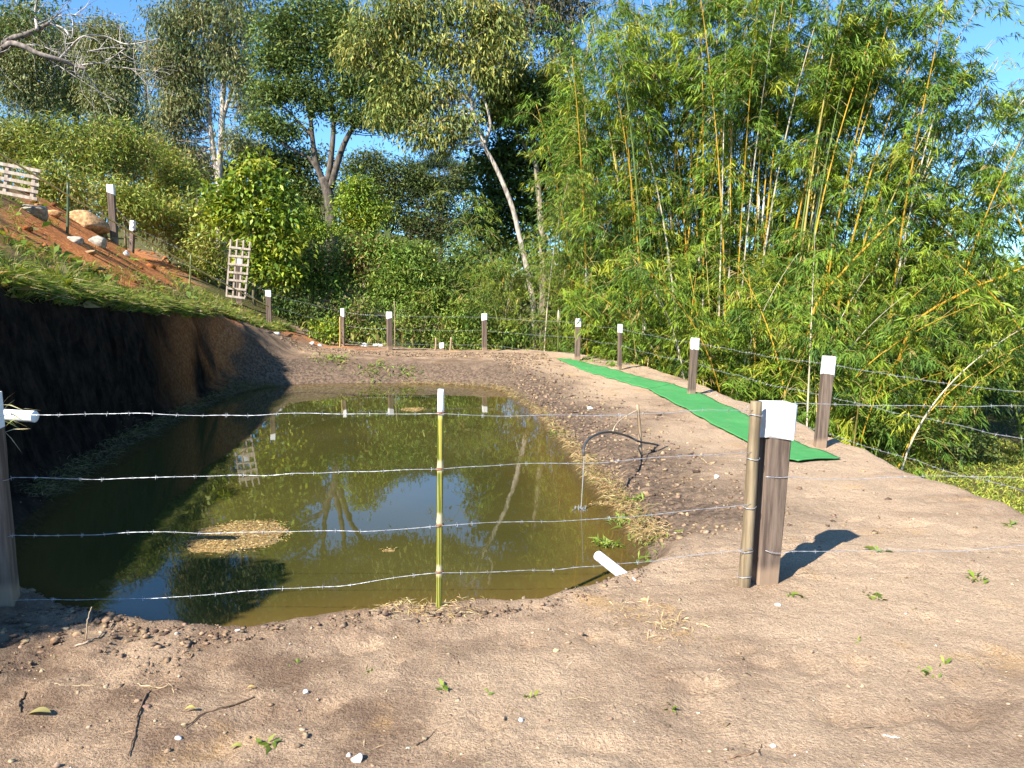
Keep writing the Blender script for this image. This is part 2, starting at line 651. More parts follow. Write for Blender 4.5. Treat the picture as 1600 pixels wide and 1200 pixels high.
def ground_mat():
    t = NT('bare_soil')
    v = t.coord()
    big = t.noise(v, 0.55, 4, 0.6)
    mid = t.noise(v, 2.4, 6, 0.65)
    fine = t.noise(v, 17, 7, 0.72)
    grit = t.noise(v, 85, 4, 0.7)
    sx = t.n('SeparateXYZ')
    t.l(v, sx.inputs[0])
    side = t.math('ADD', t.ramp(sx.outputs[0], -2.5, 2.0, -0.16, 0.12), big)
    c = t.mix(t.ramp(mid, 0.36, 0.66), (0.205, 0.137, 0.09), (0.405, 0.288, 0.19))
    c = t.mix(t.ramp(side, 0.38, 0.66, 0, 0.8), c, (0.50, 0.365, 0.243))
    oc = t.noise(v, 1.35, 5, 0.6)
    c = t.mix(t.ramp(oc, 0.57, 0.72, 0, 0.8), c, (0.48, 0.30, 0.135))
    c = t.mix(t.ramp(fine, 0.55, 0.8, 0, 0.45), c, (0.13, 0.088, 0.062))
    dk = t.noise(v, 1.9, 6, 0.7)
    c = t.mix(t.ramp(t.math('SUBTRACT', dk, t.math('MULTIPLY', side, 0.12)), 0.5, 0.68, 0, 0.5), c, (0.15, 0.10, 0.07))
    vor = t.n('TexVoronoi')
    vor.inputs['Scale'].default_value = 55
    t.l(v, vor.inputs['Vector'])
    c = t.mix(t.ramp(vor.outputs['Distance'], 0.13, 0.05, 0, 0.5), c, (0.5, 0.42, 0.33))
    sp = t.math('SUBTRACT', grit, 0.5)
    c = t.mix(t.ramp(grit, 0.3, 0.7, 0, 1), t.mix(1.0, c, (0.72, 0.7, 0.68), 'MULTIPLY'), t.mix(1.0, c, (1.28, 1.28, 1.28), 'MULTIPLY'))
    z = attr(t, 'zone', 'Color')
    sep = t.n('SeparateColor')
    t.l(z, sep.inputs[0])
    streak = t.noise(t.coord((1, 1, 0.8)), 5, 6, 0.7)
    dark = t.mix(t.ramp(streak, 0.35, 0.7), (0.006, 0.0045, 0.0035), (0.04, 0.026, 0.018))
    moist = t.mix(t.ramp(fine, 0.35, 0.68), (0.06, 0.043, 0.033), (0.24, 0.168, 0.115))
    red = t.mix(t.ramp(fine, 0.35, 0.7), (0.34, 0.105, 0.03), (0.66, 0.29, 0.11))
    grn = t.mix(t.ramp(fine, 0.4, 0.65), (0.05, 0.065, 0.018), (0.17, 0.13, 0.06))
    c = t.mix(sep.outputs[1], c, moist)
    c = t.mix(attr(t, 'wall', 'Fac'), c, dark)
    c = t.mix(sep.outputs[0], c, red)
    c = t.mix(sep.outputs[2], c, grn)
    h = t.math('ADD', t.math('MULTIPLY', fine, 1.0), t.math('MULTIPLY', grit, 0.45))
    h = t.math('ADD', h, t.math('MULTIPLY', mid, 1.2))
    return t.done(t.bsdf(c, 0.97, 0.08, h, 0.05, 0.8))


def water_mat():
    t = NT('pond_water')
    d = attr(t, 'depth', 'Fac')
    v = t.coord()
    sw = t.noise(v, 0.35, 3)
    deep = t.mix(t.ramp(sw, 0.35, 0.65), (0.043, 0.041, 0.0105), (0.06, 0.053, 0.0145))
    c = t.mix(t.ramp(d, 0.06, 0.55), (0.11, 0.07, 0.018), deep)
    rip = t.math('ADD', t.noise(t.coord((1, 0.55, 1)), 2.2, 2), t.math('MULTIPLY', t.noise(t.coord((1, .6, 1)), 9, 2), 0.12))
    b = t.bsdf(c, 0.02, 0.5, rip, 0.005, 0.28)
    b.inputs['IOR'].default_value = 1.33
    tr = t.n('BsdfTransparent')
    mx = t.n('MixShader')
    t.l(t.ramp(d, 0.0, 0.22, 0.55, 0.0), mx.inputs[0])
    t.l(b.outputs[0], mx.inputs[1])
    t.l(tr.outputs[0], mx.inputs[2])
    return t.done(mx)


def jet_mat():
    t = NT('clear_water')
    b = t.bsdf((0.9, 0.95, 1.0), 0.03, 0.5)
    b.inputs['IOR'].default_value = 1.33
    b.inputs['Transmission Weight'].default_value = 0.75
    return t.done(b)


M['ground'] = ground_mat()
M['water'] = water_mat()
M['jet'] = jet_mat()


def floatmat():
    t = NT('floating_scum')
    n1 = t.noise(t.coord((1, 1, 1)), 34, 6, 0.75)
    n2 = t.noise(t.coord(), 4, 4)
    c = t.mix(t.ramp(n1, 0.34, 0.66), (0.20, 0.12, 0.045), (0.52, 0.36, 0.15))
    c = t.mix(t.ramp(n2, .45, .7, 0, .6), c, (0.33, 0.25, 0.13))
    return t.done(t.bsdf(c, 0.95, 0.1, n1, 0.03, 1.0))


M['scum'] = floatmat()

# ------------------------------------------------------------------ ground, water
def axis(segs, a0):
    out = [a0]
    for b, st in segs:
        n = max(1, int(round((b - out[-1]) / st)))
        out += list(np.linspace(out[-1], b, n + 1)[1:])
    return np.array(out)


def grow(a, b, s0, f):
    out = [a]
    s = s0
    while out[-1] < b:
        out.append(out[-1] + s)
        s *= f
    return np.array(out[1:])


gx = axis([(4.8, 0.045)], -7.2)
gx = np.concatenate([-grow(7.2, 420, 0.09, 1.12)[::-1], gx, grow(4.8, 420, 0.08, 1.13)])
gy = axis([(1.6, 0.3), (8.2, 0.034), (24.5, 0.085)], -8.0)
gy = np.concatenate([-grow(8.0, 60, 0.5, 1.3)[::-1], gy, grow(24.5, 420, 0.14, 1.12)])
X, Y = np.meshgrid(gx, gy)
Zg = H(X, Y)
sdP = sdpoly(POND, X, Y)
oC = sdpoly(CREST, X, Y)
xwv = np.interp(Y, WY, WX)
tw = xwv - X
wallband = ss(-0.42, -0.2, tw) * ss(0.12, -0.02, tw) * ss(1.2, 2.4, Y) * ss(24, 22, Y)
XX = X + wallband * 0.22 * (fbm(Y * 2.2, Zg * 3, oct=4) - 0.5)
YY = Y + wallband * 0.08 * (fbm(Y * 3 + 9, Zg * 4, oct=4) - 0.5)
red_poly = np.array([hitT(*p)[:2] for p in [(-20, 345), (40, 325), (120, 330), (230, 392), (300, 440), (270, 462), (190, 458), (130, 425), (60, 395), (-20, 380)]])
sdR = sdpoly(red_poly, X, Y)
zr = ss(0.5, -0.3, sdR + 0.9 * (fbm(X * 1.5, Y * 1.5) - 0.5))
# orange subsoil along the foot of the far-left fence
corner = np.exp(-(((X + 6.9) / 1.3) ** 2 + ((Y - 22.2) / 1.5) ** 2)) + np.exp(-(((X + 5.2) / 1.2) ** 2 + ((Y - 22.3) / .6) ** 2))
zr = np.clip(zr + 0.75 * ss(-.6, -.3, tw) * ss(.1, -.05, tw) * ss(12.0, 15, Y) * ss(22, 19, Y) * ss(.35, .6, fbm(Y * 1.1, Zg * 1.3)) + 0.8 * corner * ss(.35, .6, fbm(X * 2, Y * 2)), 0, 1)
# dug-out wet soil of the banks and the near-black colour of the cut wall, weaker towards its far end
moist = ss(1.9, 0.5, sdP + 1.0 * (fbm(X * 1.3 + 4, Y * 1.3) - 0.5)) * ss(5.0, 6.4, Y)
moist = np.maximum(moist * 0.95, ss(0.26, 0.06, sdP) * 0.8)
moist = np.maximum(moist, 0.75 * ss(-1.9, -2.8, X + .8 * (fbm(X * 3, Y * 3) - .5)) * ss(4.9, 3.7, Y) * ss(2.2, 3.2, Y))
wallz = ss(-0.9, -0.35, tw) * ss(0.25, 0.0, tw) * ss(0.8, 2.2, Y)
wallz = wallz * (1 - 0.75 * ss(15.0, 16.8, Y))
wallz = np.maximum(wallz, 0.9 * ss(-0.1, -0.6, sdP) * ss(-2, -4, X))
green = np.clip(ss(0.05, 0.4, tw) * ss(0.5, 2.5, Y) * (1 - zr * 1.2), 0, 1)
green = np.maximum(green, ss(0.35, 1.1, oC))
def zone_obj():
    V = np.stack([XX, YY, Zg], -1).reshape(-1, 3)
    ny, nx = X.shape
    i = (np.arange(ny - 1)[:, None] * nx + np.arange(nx - 1)[None, :])
    F = np.stack([i, i + 1, i + nx + 1, i + nx], -1).reshape(-1, 4)
    o = np_obj('ground', V, F, M['ground'], None, None, True)
    a = o.data.attributes.new('zone', 'FLOAT_COLOR', 'POINT')
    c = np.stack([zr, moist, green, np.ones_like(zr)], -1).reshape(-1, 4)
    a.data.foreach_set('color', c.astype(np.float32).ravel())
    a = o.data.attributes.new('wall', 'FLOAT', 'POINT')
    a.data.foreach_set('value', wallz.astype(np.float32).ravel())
    return tag(o, 'bare brown soil around the pond rising to a grassy slope', None, None, 'structure')


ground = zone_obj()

wx = np.linspace(-7.2, 2.2, 110)
wy = np.linspace(3.6, 20.6, 190)
WXg, WYg = np.meshgrid(wx, wy)
inside = sdpoly(POND, WXg, WYg)
dep = np.clip(WATER_Z - H(WXg, WYg), 0, 2)
keep = inside < 0.3
ids = -np.ones(WXg.shape, int)
ids[keep] = np.arange(keep.sum())
Vw = np.stack([WXg, WYg, np.full_like(WXg, WATER_Z)], -1)[keep]
a, b, c, d = ids[:-1, :-1], ids[:-1, 1:], ids[1:, 1:], ids[1:, :-1]
ok = (a >= 0) & (b >= 0) & (c >= 0) & (d >= 0)
Fw = np.stack([a[ok], b[ok], c[ok], d[ok]], -1)
water = np_obj('pond_water', Vw, Fw, M['water'], None, None, True)
at_ = water.data.attributes.new('depth', 'FLOAT', 'POINT')
at_.data.foreach_set('value', dep[keep].astype(np.float32))
tag(water, 'still murky olive pond water mirroring trees and sky', None, None, 'structure')

# ------------------------------------------------------------------ fence
rs = np.random.default_rng(11)


def post_obj(name, label, base, top, w, wt, cap_h, cat='fence post', group=None, seed=0, twist=0.25, bulge=0.003, jag=0.02):
    """square sawn post with a white painted top; base and top are world points"""
    base = np.array(base)
    top = np.array(top)
    root = thing(name, label, cat, base, group)
    r = np.random.default_rng(seed)
    ax = unit(top - base)
    L = np.linalg.norm(top - base)
    e1 = unit(np.array([math.cos(twist), math.sin(twist), 0]))
    e1 = unit(e1 - ax * np.dot(e1, ax))
    e2 = np.cross(ax, e1)

    def prism(z0, z1, g, n, jag=0.0):
        bm = bmesh.new()
        rings = []
        prof = []
        for k in range(4):
            a0 = k * math.pi / 2
            for dlt in (-0.62, 0.0, 0.62):
                prof.append((a0 + dlt, 1.0))
        for i in range(n + 1):
            zz = z0 + (z1 - z0) * i / n
            ww = (w + (wt - w) * zz / L) / 2 + g
            ring = []
            for k in range(4):
                cx, cy = [(1, 1), (-1, 1), (-1, -1), (1, -1)][k]
                nx_, ny_ = [(1, -1), (1, 1), (-1, 1), (-1, -1)][k]
                b = ww * 0.14
                for (ox, oy) in ((ww * cx - b * (cx if k % 2 == 1 else 0), ww * cy - b * (cy if k % 2 == 0 else 0)),
                                 (ww * cx - b * (cx if k % 2 == 0 else 0), ww * cy - b * (cy if k % 2 == 1 else 0))):
                    zj = zz + (r.normal() * jag if i == 0 else 0)
                    jx = 1 + r.normal() * 0.012
                    p = base + ax * zj + e1 * ox * jx + e2 * oy * jx
                    ring.append(bm.verts.new(p))
            rings.append(ring)
        m = len(rings[0])
        for i in range(n):
            for j in range(m):
                bm.faces.new((rings[i][j], rings[i][(j + 1) % m], rings[i + 1][(j + 1) % m], rings[i + 1][j]))
        bm.faces.new(rings[-1])
        bm.faces.new(rings[0][::-1])
        bmesh.ops.recalc_face_normals(bm, faces=bm.faces)
        return bm
    bm_obj('shaft', prism(-0.12, L - 0.004, 0, 8), M['post'], root)
    bm_obj('painted_top', prism(L - cap_h, L + 0.002, bulge, 3, jag), M['paint'], root)
    return root


def post_px(label, px, d, h, w, topdx=0.0, cap=0.2, seed=0, sink=0.0, zadj=None):
    b = base_at(px, d)
    t = b + np.array([topdx * d / FPX, 0.0, h])
    post_obj('fence_post', label, b, t, w, w, cap, group='fence posts with white painted tops', seed=seed, twist=0.2 + 0.3 * math.sin(seed * 2.1))
    return b, t


POSTS = {}
b = hitT(1193, 908)
t = at(1215, 630, b[1] - 0.02)
post_obj('fence_post', 'large dark wooden gate post with bulging white painted top in the foreground', b, t, 0.135, 0.15, 0.205, group='fence posts with white painted tops', seed=1, twist=0.12, bulge=0.012, jag=0.03)
POSTS['gate'] = (b, t)
b = hitT(4, 938)
t = at(-27, 615, b[1])
post_obj('fence_post', 'shaded dark post cut off by the left edge of the photo', b, t, 0.14, 0.14, 0.19, group='fence posts with white painted tops', seed=2, twist=0.3)
POSTS['left'] = (b, t)
for key, lab, px, d, h, w, dx, cap in [
    ('p1285', 'white topped post leaning slightly, beside the near end of green carpet', 1281, 9.15, 1.10, 0.125, 8, 0.20),
    ('p1083', 'white topped post halfway along the green carpet', 1080, 14.7, 1.10, 0.125, 4, 0.2),
    ('p968', 'thinner white topped post, second from far end of the green carpet', 968, 18.3, 1.09, 0.085, 0, 0.2),
    ('p903', 'white topped post at the far end of the green carpet', 902, 20.1, 1.09, 0.15, 1, 0.2),
    ('p757', 'white topped post alone on the middle of the far bank', 757, 22.6, 1.09, 0.14, 0, 0.2),
    ('p609', 'white topped post on far bank just right of white stones', 609, 22.4, 1.10, 0.14, 0, 0.19),
    ('p537', 'thin white topped post on far bank beside a yellow stake', 536, 22.6, 1.10, 0.10, 1, 0.23),
    ('p421', 'white topped post above the lit corner of the cut bank', 421, 21.8, 0.97, 0.145, 0, 0.19),
    ('p375', 'white topped post standing behind the upright lattice frame', 374, 23.4, 1.38, 0.15, 1, 0.2),
    ('p210', 'short leaning white topped post with white stone at its foot', 205, 22.8, 1.08, 0.12, 6, 0.28),
    ('p178', 'tall white topped post on the grassy slope behind the rocks', 179, 18.6, 1.35, 0.15, -1, 0.22)]:
    POSTS[key] = post_px(lab, px, d, h, w, dx, cap, seed=len(POSTS) + 3)
cb = np.array([4.42, 4.5, hz(4.42, 4.5)])
post_obj('fence_post', 'dark corner post just outside the right edge of the photo', cb, cb + np.array([0, 0, 1.1]), 0.14, 0.14, 0.2, group='fence posts with white painted tops', seed=40)
POSTS['corner'] = (cb, cb + np.array([0, 0, 1.1]))

# round gate stake
b = hitT(1162, 917)
t = at(1182, 627, b[1] - 0.02)
root = thing('gate_stake', 'round weathered wooden stake standing close to the large gate post', 'stake', b)
ax = spline([b - (t - b) * .1, b + (t - b) * .35 + np.array([.004, 0, 0]), b + (t - b) * .7, t], 12)
tube_obj('pole', ax, np.linspace(0.036, 0.033, 12) * (1 + 0.03 * rs.normal(size=12)), M['stake'], root, 10)
GS = (b, t)
for k, zf in enumerate((0.93, 0.70, 0.44, 0.2, 0.06)):
    p = b + (t - b) * zf
    ring = [p + np.array([math.cos(q) * 0.041, math.sin(q) * 0.041, 0.004 * math.sin(q * 2 + k)]) for q in np.linspace(0, 2 * math.pi * 1.9, 24)]
    tube_obj('wire_loop', ring, 0.0022, M['wire'], root, 4)
# iron loop between stake and gate post foot
# bamboo pole in the middle of the front fence
b = hitT(686, 950)
t = at(689, 608, b[1])
root = thing('bamboo_pole', 'green striped bamboo pole with white top in the front fence', 'pole', b)
BP = (b, t)
n = 40
pts = np.array([b + (t - b) * s for s in np.linspace(-0.06, 0.885, n)])
rad = np.full(n, 0.0165)
NODE = [0.025, 0.16, 0.40, 0.64]
for nd in NODE:
    rad += 0.0035 * np.exp(-((np.linspace(-0.06, 0.885, n) - nd) / 0.012) ** 2)


def pole_mat():
    t = NT('striped_bamboo')
    tc = t.n('TexCoord')
    sep = t.n('SeparateXYZ')
    t.l(tc.outputs['Object'], sep.inputs[0])
    ang = t.math('ARCTAN2', sep.outputs[1], sep.outputs[0])
    nz = t.noise(t.coord((1, 1, 0.04)), 60, 3)
    st = t.math('SINE', t.math('ADD', t.math('MULTIPLY', ang, 7.0), t.math('MULTIPLY', nz, 6.0)))
    n2 = t.noise(t.coord((1, 1, .5)), 9, 4)
    c = t.mix(t.ramp(st, -0.55, 0.25), (0.34, 0.29, 0.05), (0.085, 0.115, 0.02))
    c = t.mix(t.ramp(n2, .58, .75, 0, .8), c, (0.45, 0.36, 0.16))
    # pale dusty rings just above the nodes
    for nd in NODE[1:]:
        zz = (t_ - b_) * nd
        dd = t.math('ABSOLUTE', t.math('SUBTRACT', sep.outputs[2], float(zz + 0.02)))
        c = t.mix(t.ramp(dd, 0.045, 0.015, 0, 0.75), c, (0.52, 0.45, 0.3))
    return t.done(t.bsdf(c, 0.4, 0.4))


b_, t_ = b[2], t[2]
M['pole'] = pole_mat()
tube_obj('culm', pts, rad, M['pole'], root, 12)
tube_obj('painted_top', [b + (t - b) * s for s in np.linspace(0.885, 1.0, 5)], [0.0185, 0.019, 0.0185, 0.018, 0.0165], M['paint'], root, 10)
BPZ = [at(689, y, b[1])[2] for y in (645, 732, 820, 893)]
for z_ in BPZ:
    s = (z_ - b[2]) / (t[2] - b[2])
    p = b + (t - b) * s
    ring = [p + np.array([math.cos(q) * 0.022, math.sin(q) * 0.022, 0.006 * math.sin(q * 1.3)]) for q in np.linspace(0, 2 * math.pi * 2.2, 30)]
    tube_obj('wire_tie', ring, 0.0026, M['rust'], root, 4)


def barbed(label, pts, seed, sag=0.015, thick=1.0, wob=0.006, barb_d=0.128):
    """two twisted wires plus a mesh of barbs along a run of fixing points"""
    r = np.random.default_rng(seed)
    P = []
    for i in range(len(pts) - 1):
        a, c = np.array(pts[i]), np.array(pts[i + 1])
        L = np.linalg.norm(c - a)
        m = max(6, int(L / 0.06))
        s = np.linspace(0, 1, m, endpoint=(i == len(pts) - 2))
        q = a + (c - a) * s[:, None]
        q[:, 2] -= sag * 4 * s * (1 - s)
        ph = r.uniform(0, 50)
        q[:, 2] += wob * 2.4 * (fbm(s * L * 1.6 + ph, s * 0, oct=3) - .5) * np.minimum(1, 6 * s * (1 - s) + .05) * 2
        q[:, 1] += wob * (fbm(s * L * 1.6 + ph + 9, s * 0, oct=3) - .5)
        P.append(q)
    P = np.vstack(P)
    seg = np.linalg.norm(np.diff(P, axis=0), axis=1)
    S = np.concatenate([[0], np.cumsum(seg)])
    root = thing('barbed_wire', label, 'barbed wire', P[0], 'barbed wire strands')
    th = S * 2 * math.pi / 0.11
    off = np.stack([0 * th, np.cos(th), np.sin(th)], -1) * 0.00125 * thick
    T = Tubes()
    T.add(P + off, 0.00115 * thick, 4)
    T.add(P - off, 0.00115 * thick, 4)
    T.obj('twisted_strand', M['wire'], root)
    Bt = Tubes()
    for s in np.arange(0.05, S[-1], barb_d):
        s += r.normal() * 0.012
        p = np.array([np.interp(s, S, P[:, k]) for k in range(3)])
        tn = unit(np.array([np.interp(min(S[-1], s + .02), S, P[:, k]) for k in range(3)]) - p)
        for k in range(2):
            v = r.normal(size=3)
            v = unit(v - tn * np.dot(v, tn))
            o = tn * (k - .5) * 0.008
            Bt.add([p + o - v * 0.013 * thick, p + o + tn * 0.003, p + o + v * 0.013 * thick], [0.0006 * thick, 0.0012 * thick, 0.0006 * thick], 3, cap=False)
        ring = [p + tn * (q - 3) * 0.003 + 0.0032 * thick * (np.array([0, math.cos(q * 2.1), math.sin(q * 2.1)])) for q in range(0, 7, 2)]
        Bt.add(ring, 0.0014 * thick, 3, cap=False)
    o = Bt.obj('barbs', M['wire'], root)
    o['kind'] = 'stuff'
    return root


def pt_on(post, z, off=(0, -0.07, 0)):
    b, t = post
    s = (z - b[2]) / (t[2] - b[2])
    return b + (t - b) * s + np.array(off)


order = ['top', 'second', 'third', 'lowest']
lefty = [648, 746, 836, 938]
stky = [641, 706, 787, 858]
for k in range(4):
    dl = POSTS['left'][0][1]
    a = at(-30, lefty[k] + 1, dl - .03)
    a2 = at(20, lefty[k], dl - .03)
    m = BP[0] + (BP[1] - BP[0]) * ((BPZ[k] - BP[0][2]) / (BP[1][2] - BP[0][2])) + np.array([0, -0.02, 0])
    e = at(1176, stky[k], GS[0][1] - 0.04)
    barbed('%s strand of the front barbed wire fence across the pond' % order[k], [a, a2, m, e], 50 + k, sag=0.012 + 0.02 * (k == 3), wob=0.012)
for k, (y0, y1) in enumerate([(629, 632), (745, 748), (860, 861)]):
    a = at(1196, y0, POSTS['gate'][0][1] - 0.09)
    e = pt_on(POSTS['corner'], at(1600, y1, 4.5)[2] + .05 + .06 * (k == 2))
    barbed('%s strand running right from the large gate post' % ['upper', 'middle', 'lower'][k], [a, at(1240, y0 + 1, a[1] + .01), e], 60 + k, sag=0.015, wob=0.012)
run = ['p421', 'p537', 'p609', 'p757', 'p903', 'p968', 'p1083', 'p1285', 'corner']
for k, hh in enumerate((0.99, 0.60, 0.17)):
    P_ = []
    for q in run:
        bb, tt = POSTS[q]
        P_.append(pt_on((bb, tt), bb[2] + hh * (tt[2] - bb[2]) / 1.09, (0.0, 0.075, 0) if q not in ('p1285', 'corner', 'p1083') else (0.075, 0.0, 0)))
    barbed('%s strand of the back fence curving round far bank and carpet' % ['top', 'middle', 'lowest'][k], P_, 70 + k, sag=0.03, thick=1.35, wob=0.01, barb_d=0.14)
run = ['p421', 'p375', 'p210', 'p178']
for k, hh in enumerate((0.9, 0.5)):
    P_ = [pt_on(POSTS[q], POSTS[q][0][2] + hh, (0, .08, 0)) for q in run]
    barbed('%s strand climbing the slope fence above the cut bank' % ['upper', 'lower'][k], P_, 80 + k, sag=0.03, thick=1.3)

# yellow line up the slope
ra, rb_ = at(-60, 203, 12.4), at(420, 479, 21.6)
sq = np.linspace(0, 1, 90)
rpp = ra + (rb_ - ra) * sq[:, None]
rpp[:, 2] -= 0.10 * 4 * sq * (1 - sq) - 0.02 * (fbm(sq * 14, sq * 0, oct=3) - .5)
tag(tube_obj('yellow_rope', rpp, 0.017, M['rope'], None, 6), 'yellow rope running down the slope past the fence posts', 'rope')


def stake(name, label, px, pyb, pyt, r, mat, d=None, dx=0, col=(1, 1, 1)):
    b = hitT(px, pyb) if d is None else base_at(px, d)
    t = at(px + dx, pyt, b[1])
    pts = spline([b - (t - b) * .1, b + (t - b) * .4 + np.array([r * .4, 0, 0]), t], 8)
    o = tube_obj(name, pts, np.linspace(r, r * .85, 8), mat, None, 8, col)
    return tag(o, label, 'stake'), b, t


stake('garden_stake', 'thin green stake in the red soil by the pallet', 105, 356, 285, 0.028, M['culm'], d=15.3, dx=1, col=(0.07, 0.10, 0.05))
stake('garden_stake', 'thin green stake on the slope left of the lattice frame', 296, 456, 398, 0.026, M['culm'], d=22.4, dx=2, col=(0.2, 0.23, 0.08))
stake('garden_stake', 'yellow bamboo stake on the far bank', 531, 543, 495, 0.026, M['culm'], d=22.0, col=(0.45, 0.31, 0.10))
stake('garden_stake', 'thin dry stake to the right of the post near white stones', 617, 540, 470, 0.014, M['stick'], d=23.4, dx=-1)
stake('garden_stake', 'short stub of a stick at the near water edge', 650, 940, 925, 0.007, M['stick'])
for k, (px, y0, lab) in enumerate([(680, 528, 'left cut stump stick behind the far bank'), (703, 527, 'right cut stump stick behind the far bank')]):
    stake('stump_stick', lab, px, 546, y0, 0.03, M['stick'], d=22.9, dx=1 + k)
b = base_at(690, 23.0)
post_obj('marker_post', 'very short white topped post low behind far bank', b, b + np.array([0, 0, 0.22]), 0.13, 0.13, 0.16, 'fence post', None, 91)

# ------------------------------------------------------------------ wooden lattice frame and pallet
def slat_box(name, a, c, w, th, nrm, mat, parent):
    """board from a to c, w tall (in plane), th thick along nrm"""
    a, c = np.array(a), np.array(c)
    ax = unit(c - a)
    nrm = unit(np.array(nrm) - ax * np.dot(nrm, ax))
    s = np.cross(ax, nrm)
    bm = bmesh.new()
    vs = []
    for p in (a, c):
        for (i, j) in ((1, 1), (-1, 1), (-1, -1), (1, -1)):
            vs.append(bm.verts.new(p + s * i * w / 2 + nrm * j * th / 2))
    for f in ((0, 1, 2, 3), (7, 6, 5, 4), (0, 4, 5, 1), (1, 5, 6, 2), (2, 6, 7, 3), (3, 7, 4, 0)):
        bm.faces.new([vs[i] for i in f])
    bmesh.ops.recalc_face_normals(bm, faces=bm.faces)
    bmesh.ops.bevel(bm, geom=bm.edges[:], offset=min(th, w) * .12, segments=1, affect='EDGES')
    return bm_obj(name, bm, mat, parent)


lb = base_at(368, 21.9)
D0 = 21.9
root = thing('lattice_frame', 'grey wooden lattice frame leaning upright on the slope beside bushes', 'lattice frame', lb)
rung = [(359, 386, 391, 390), (358, 399.5, 389, 402), (357, 412, 388, 415), (358, 425, 387, 428), (356, 437, 385, 440), (355, 450, 384, 453), (354, 462, 382, 466)]
for (x0, y0, x1, y1) in rung:
    slat_box('slat', at(x0 - 1, y0, D0), at(x1 + 1, y1, D0), 0.06, 0.025, (0, 1, 0), M['greywood'], root)
for (x0, y0, x1, y1) in [(361, 374, 354, 463), (371, 374, 364, 464), (381, 375, 373.5, 465), (391, 378, 383, 466)]:
    slat_box('upright', at(x0, y0, D0 + .04), at(x1, y1, D0 + .04), 0.05, 0.045, (0, 1, 0), M['greywood'], root)
pb = base_at(30, 14.2)
root = thing('pallet', 'weathered grey slatted wooden pallet at the left edge on the slope', 'pallet', pb)
DP = 14.2
for k in range(5):
    slat_box('slat', at(-45, 249 + k * 11 - 1.5, DP), at(64 - k * 1.3, 267.5 + k * 11, DP), 0.058, 0.022, (0, 1, 0), M['greywood'], root)
for (x0, y0, x1, y1) in [(-30, 248, -33, 297), (14, 256, 8, 304), (56, 266, 51, 310)]:
    slat_box('batten', at(x0, y0, DP + .05), at(x1, y1, DP + .05), 0.075, 0.075, (0, 1, 0), M['greywood'], root)

# ------------------------------------------------------------------ green carpet
Lp = [(870, 561), (905, 577), (945, 590), (985, 602), (1012, 609), (1060, 635), (1105, 660), (1150, 685), (1192, 708), (1246, 724)]
Rp = [(892, 562), (930, 571), (975, 583), (1020, 595), (1052, 602), (1098, 618), (1148, 642), (1190, 668), (1238, 690), (1313, 719)]


def carpet(label, i0, i1, lift, seed):
    Lw = np.array([hitT(*p) for p in Lp[i0:i1]])
    Rw = np.array([hitT(*p) for p in Rp[i0:i1]])
    nl = 90
    A, B = spline(Lw, nl), spline(Rw, nl)
    nc = 16
    s = np.linspace(0, 1, nc)
    G = A[:, None, :] * (1 - s)[None, :, None] + B[:, None, :] * s[None, :, None]
    ed = 0.02 * (fbm(np.arange(nl) * .25 + seed, np.zeros(nl), oct=3) - .5)
    G[:, 0, 0] += ed
    G[:, -1, 0] += ed[::-1]
    z0 = np.maximum.reduce([H(G[..., 0] + dx, G[..., 1] + dy) for dx, dy in ((0, 0), (.04, 0), (-.04, 0), (0, .06), (0, -.06))])
    wav = 0.02 * (fbm(G[..., 0] * 2.5 + seed, G[..., 1] * 1.2, oct=3) - 0.4)
    G[..., 2] = z0 + lift + np.clip(wav, 0, 1)
    top = G.reshape(-1, 3)
    bot = top - np.array([0, 0, 0.012])
    i = (np.arange(nl - 1)[:, None] * nc + np.arange(nc - 1)[None, :]).ravel()
    F1 = np.stack([i, i + 1, i + nc + 1, i + nc], -1)
    off = nl * nc
    F2 = F1[:, ::-1] + off
    bd = [r * nc for r in range(nl)] + [(nl - 1) * nc + c for c in range(1, nc)] + [r * nc + nc - 1 for r in range(nl - 2, -1, -1)] + list(range(nc - 2, 0, -1))
    F3 = np.array([[bd[k], bd[(k + 1) % len(bd)], bd[(k + 1) % len(bd)] + off, bd[k] + off] for k in range(len(bd))])
    o = np_obj('carpet', np.vstack([top, bot]), np.vstack([F1, F2, F3]), M['carpet'], None, None, True)
    return tag(o, label, 'carpet', 'green carpet strips on the bank')


carpet('far shorter strip of green carpet ending at the far posts', 0, 5, 0.014, 3)
carpet('near longer strip of green carpet reaching past the gate post', 4, 10, 0.026, 8)

# ------------------------------------------------------------------ hose, stick, string, water jet
jw = hitz(908, 796, WATER_Z)
tip = at(913, 712, jw[1])
gend = hitT(1030, 699)
stb = hitT(1001, 713)
stt = at(996, 632, stb[1] - .05)
tie = stb + (stt - stb) * .28
hp = [tip, at(912, 701, tip[1] + .03), at(920, 686, tip[1] + .2), at(938, 677, tip[1] + .5), at(958, 675.5, tip[1] + .85), at(982, 682, stb[1] - .2), tie + np.array([0, -.04, 0]), gend + np.array([-.05, 0, .03]), gend + np.array([.15, .1, -.05])]
tag(tube_obj('hose', spline(hp, 60), 0.012, M['hose'], None, 8), 'black hose arching over the bank and dripping into the pond', 'hose')
tag(tube_obj('support_stick', spline([stb - np.array([0, 0, .1]), stb + (stt - stb) * .5 + np.array([.008, 0, 0]), stt], 8), np.linspace(0.022, 0.017, 8), M['stick'], None, 8), 'upright stick holding the black hose on the bank', 'stick')
tag(tube_obj('support_string', spline([stb + (stt - stb) * .9, at(975, 652, stb[1] - .3), at(962, 664, tip[1] + .95), at(957, 676, tip[1] + .84)], 20), 0.005, M['string'], None, 5), 'pale string from the stick top to the black hose', 'string')
root = thing('water_jet', 'thin trickle of water falling from hose with small splash', 'water jet', jw)
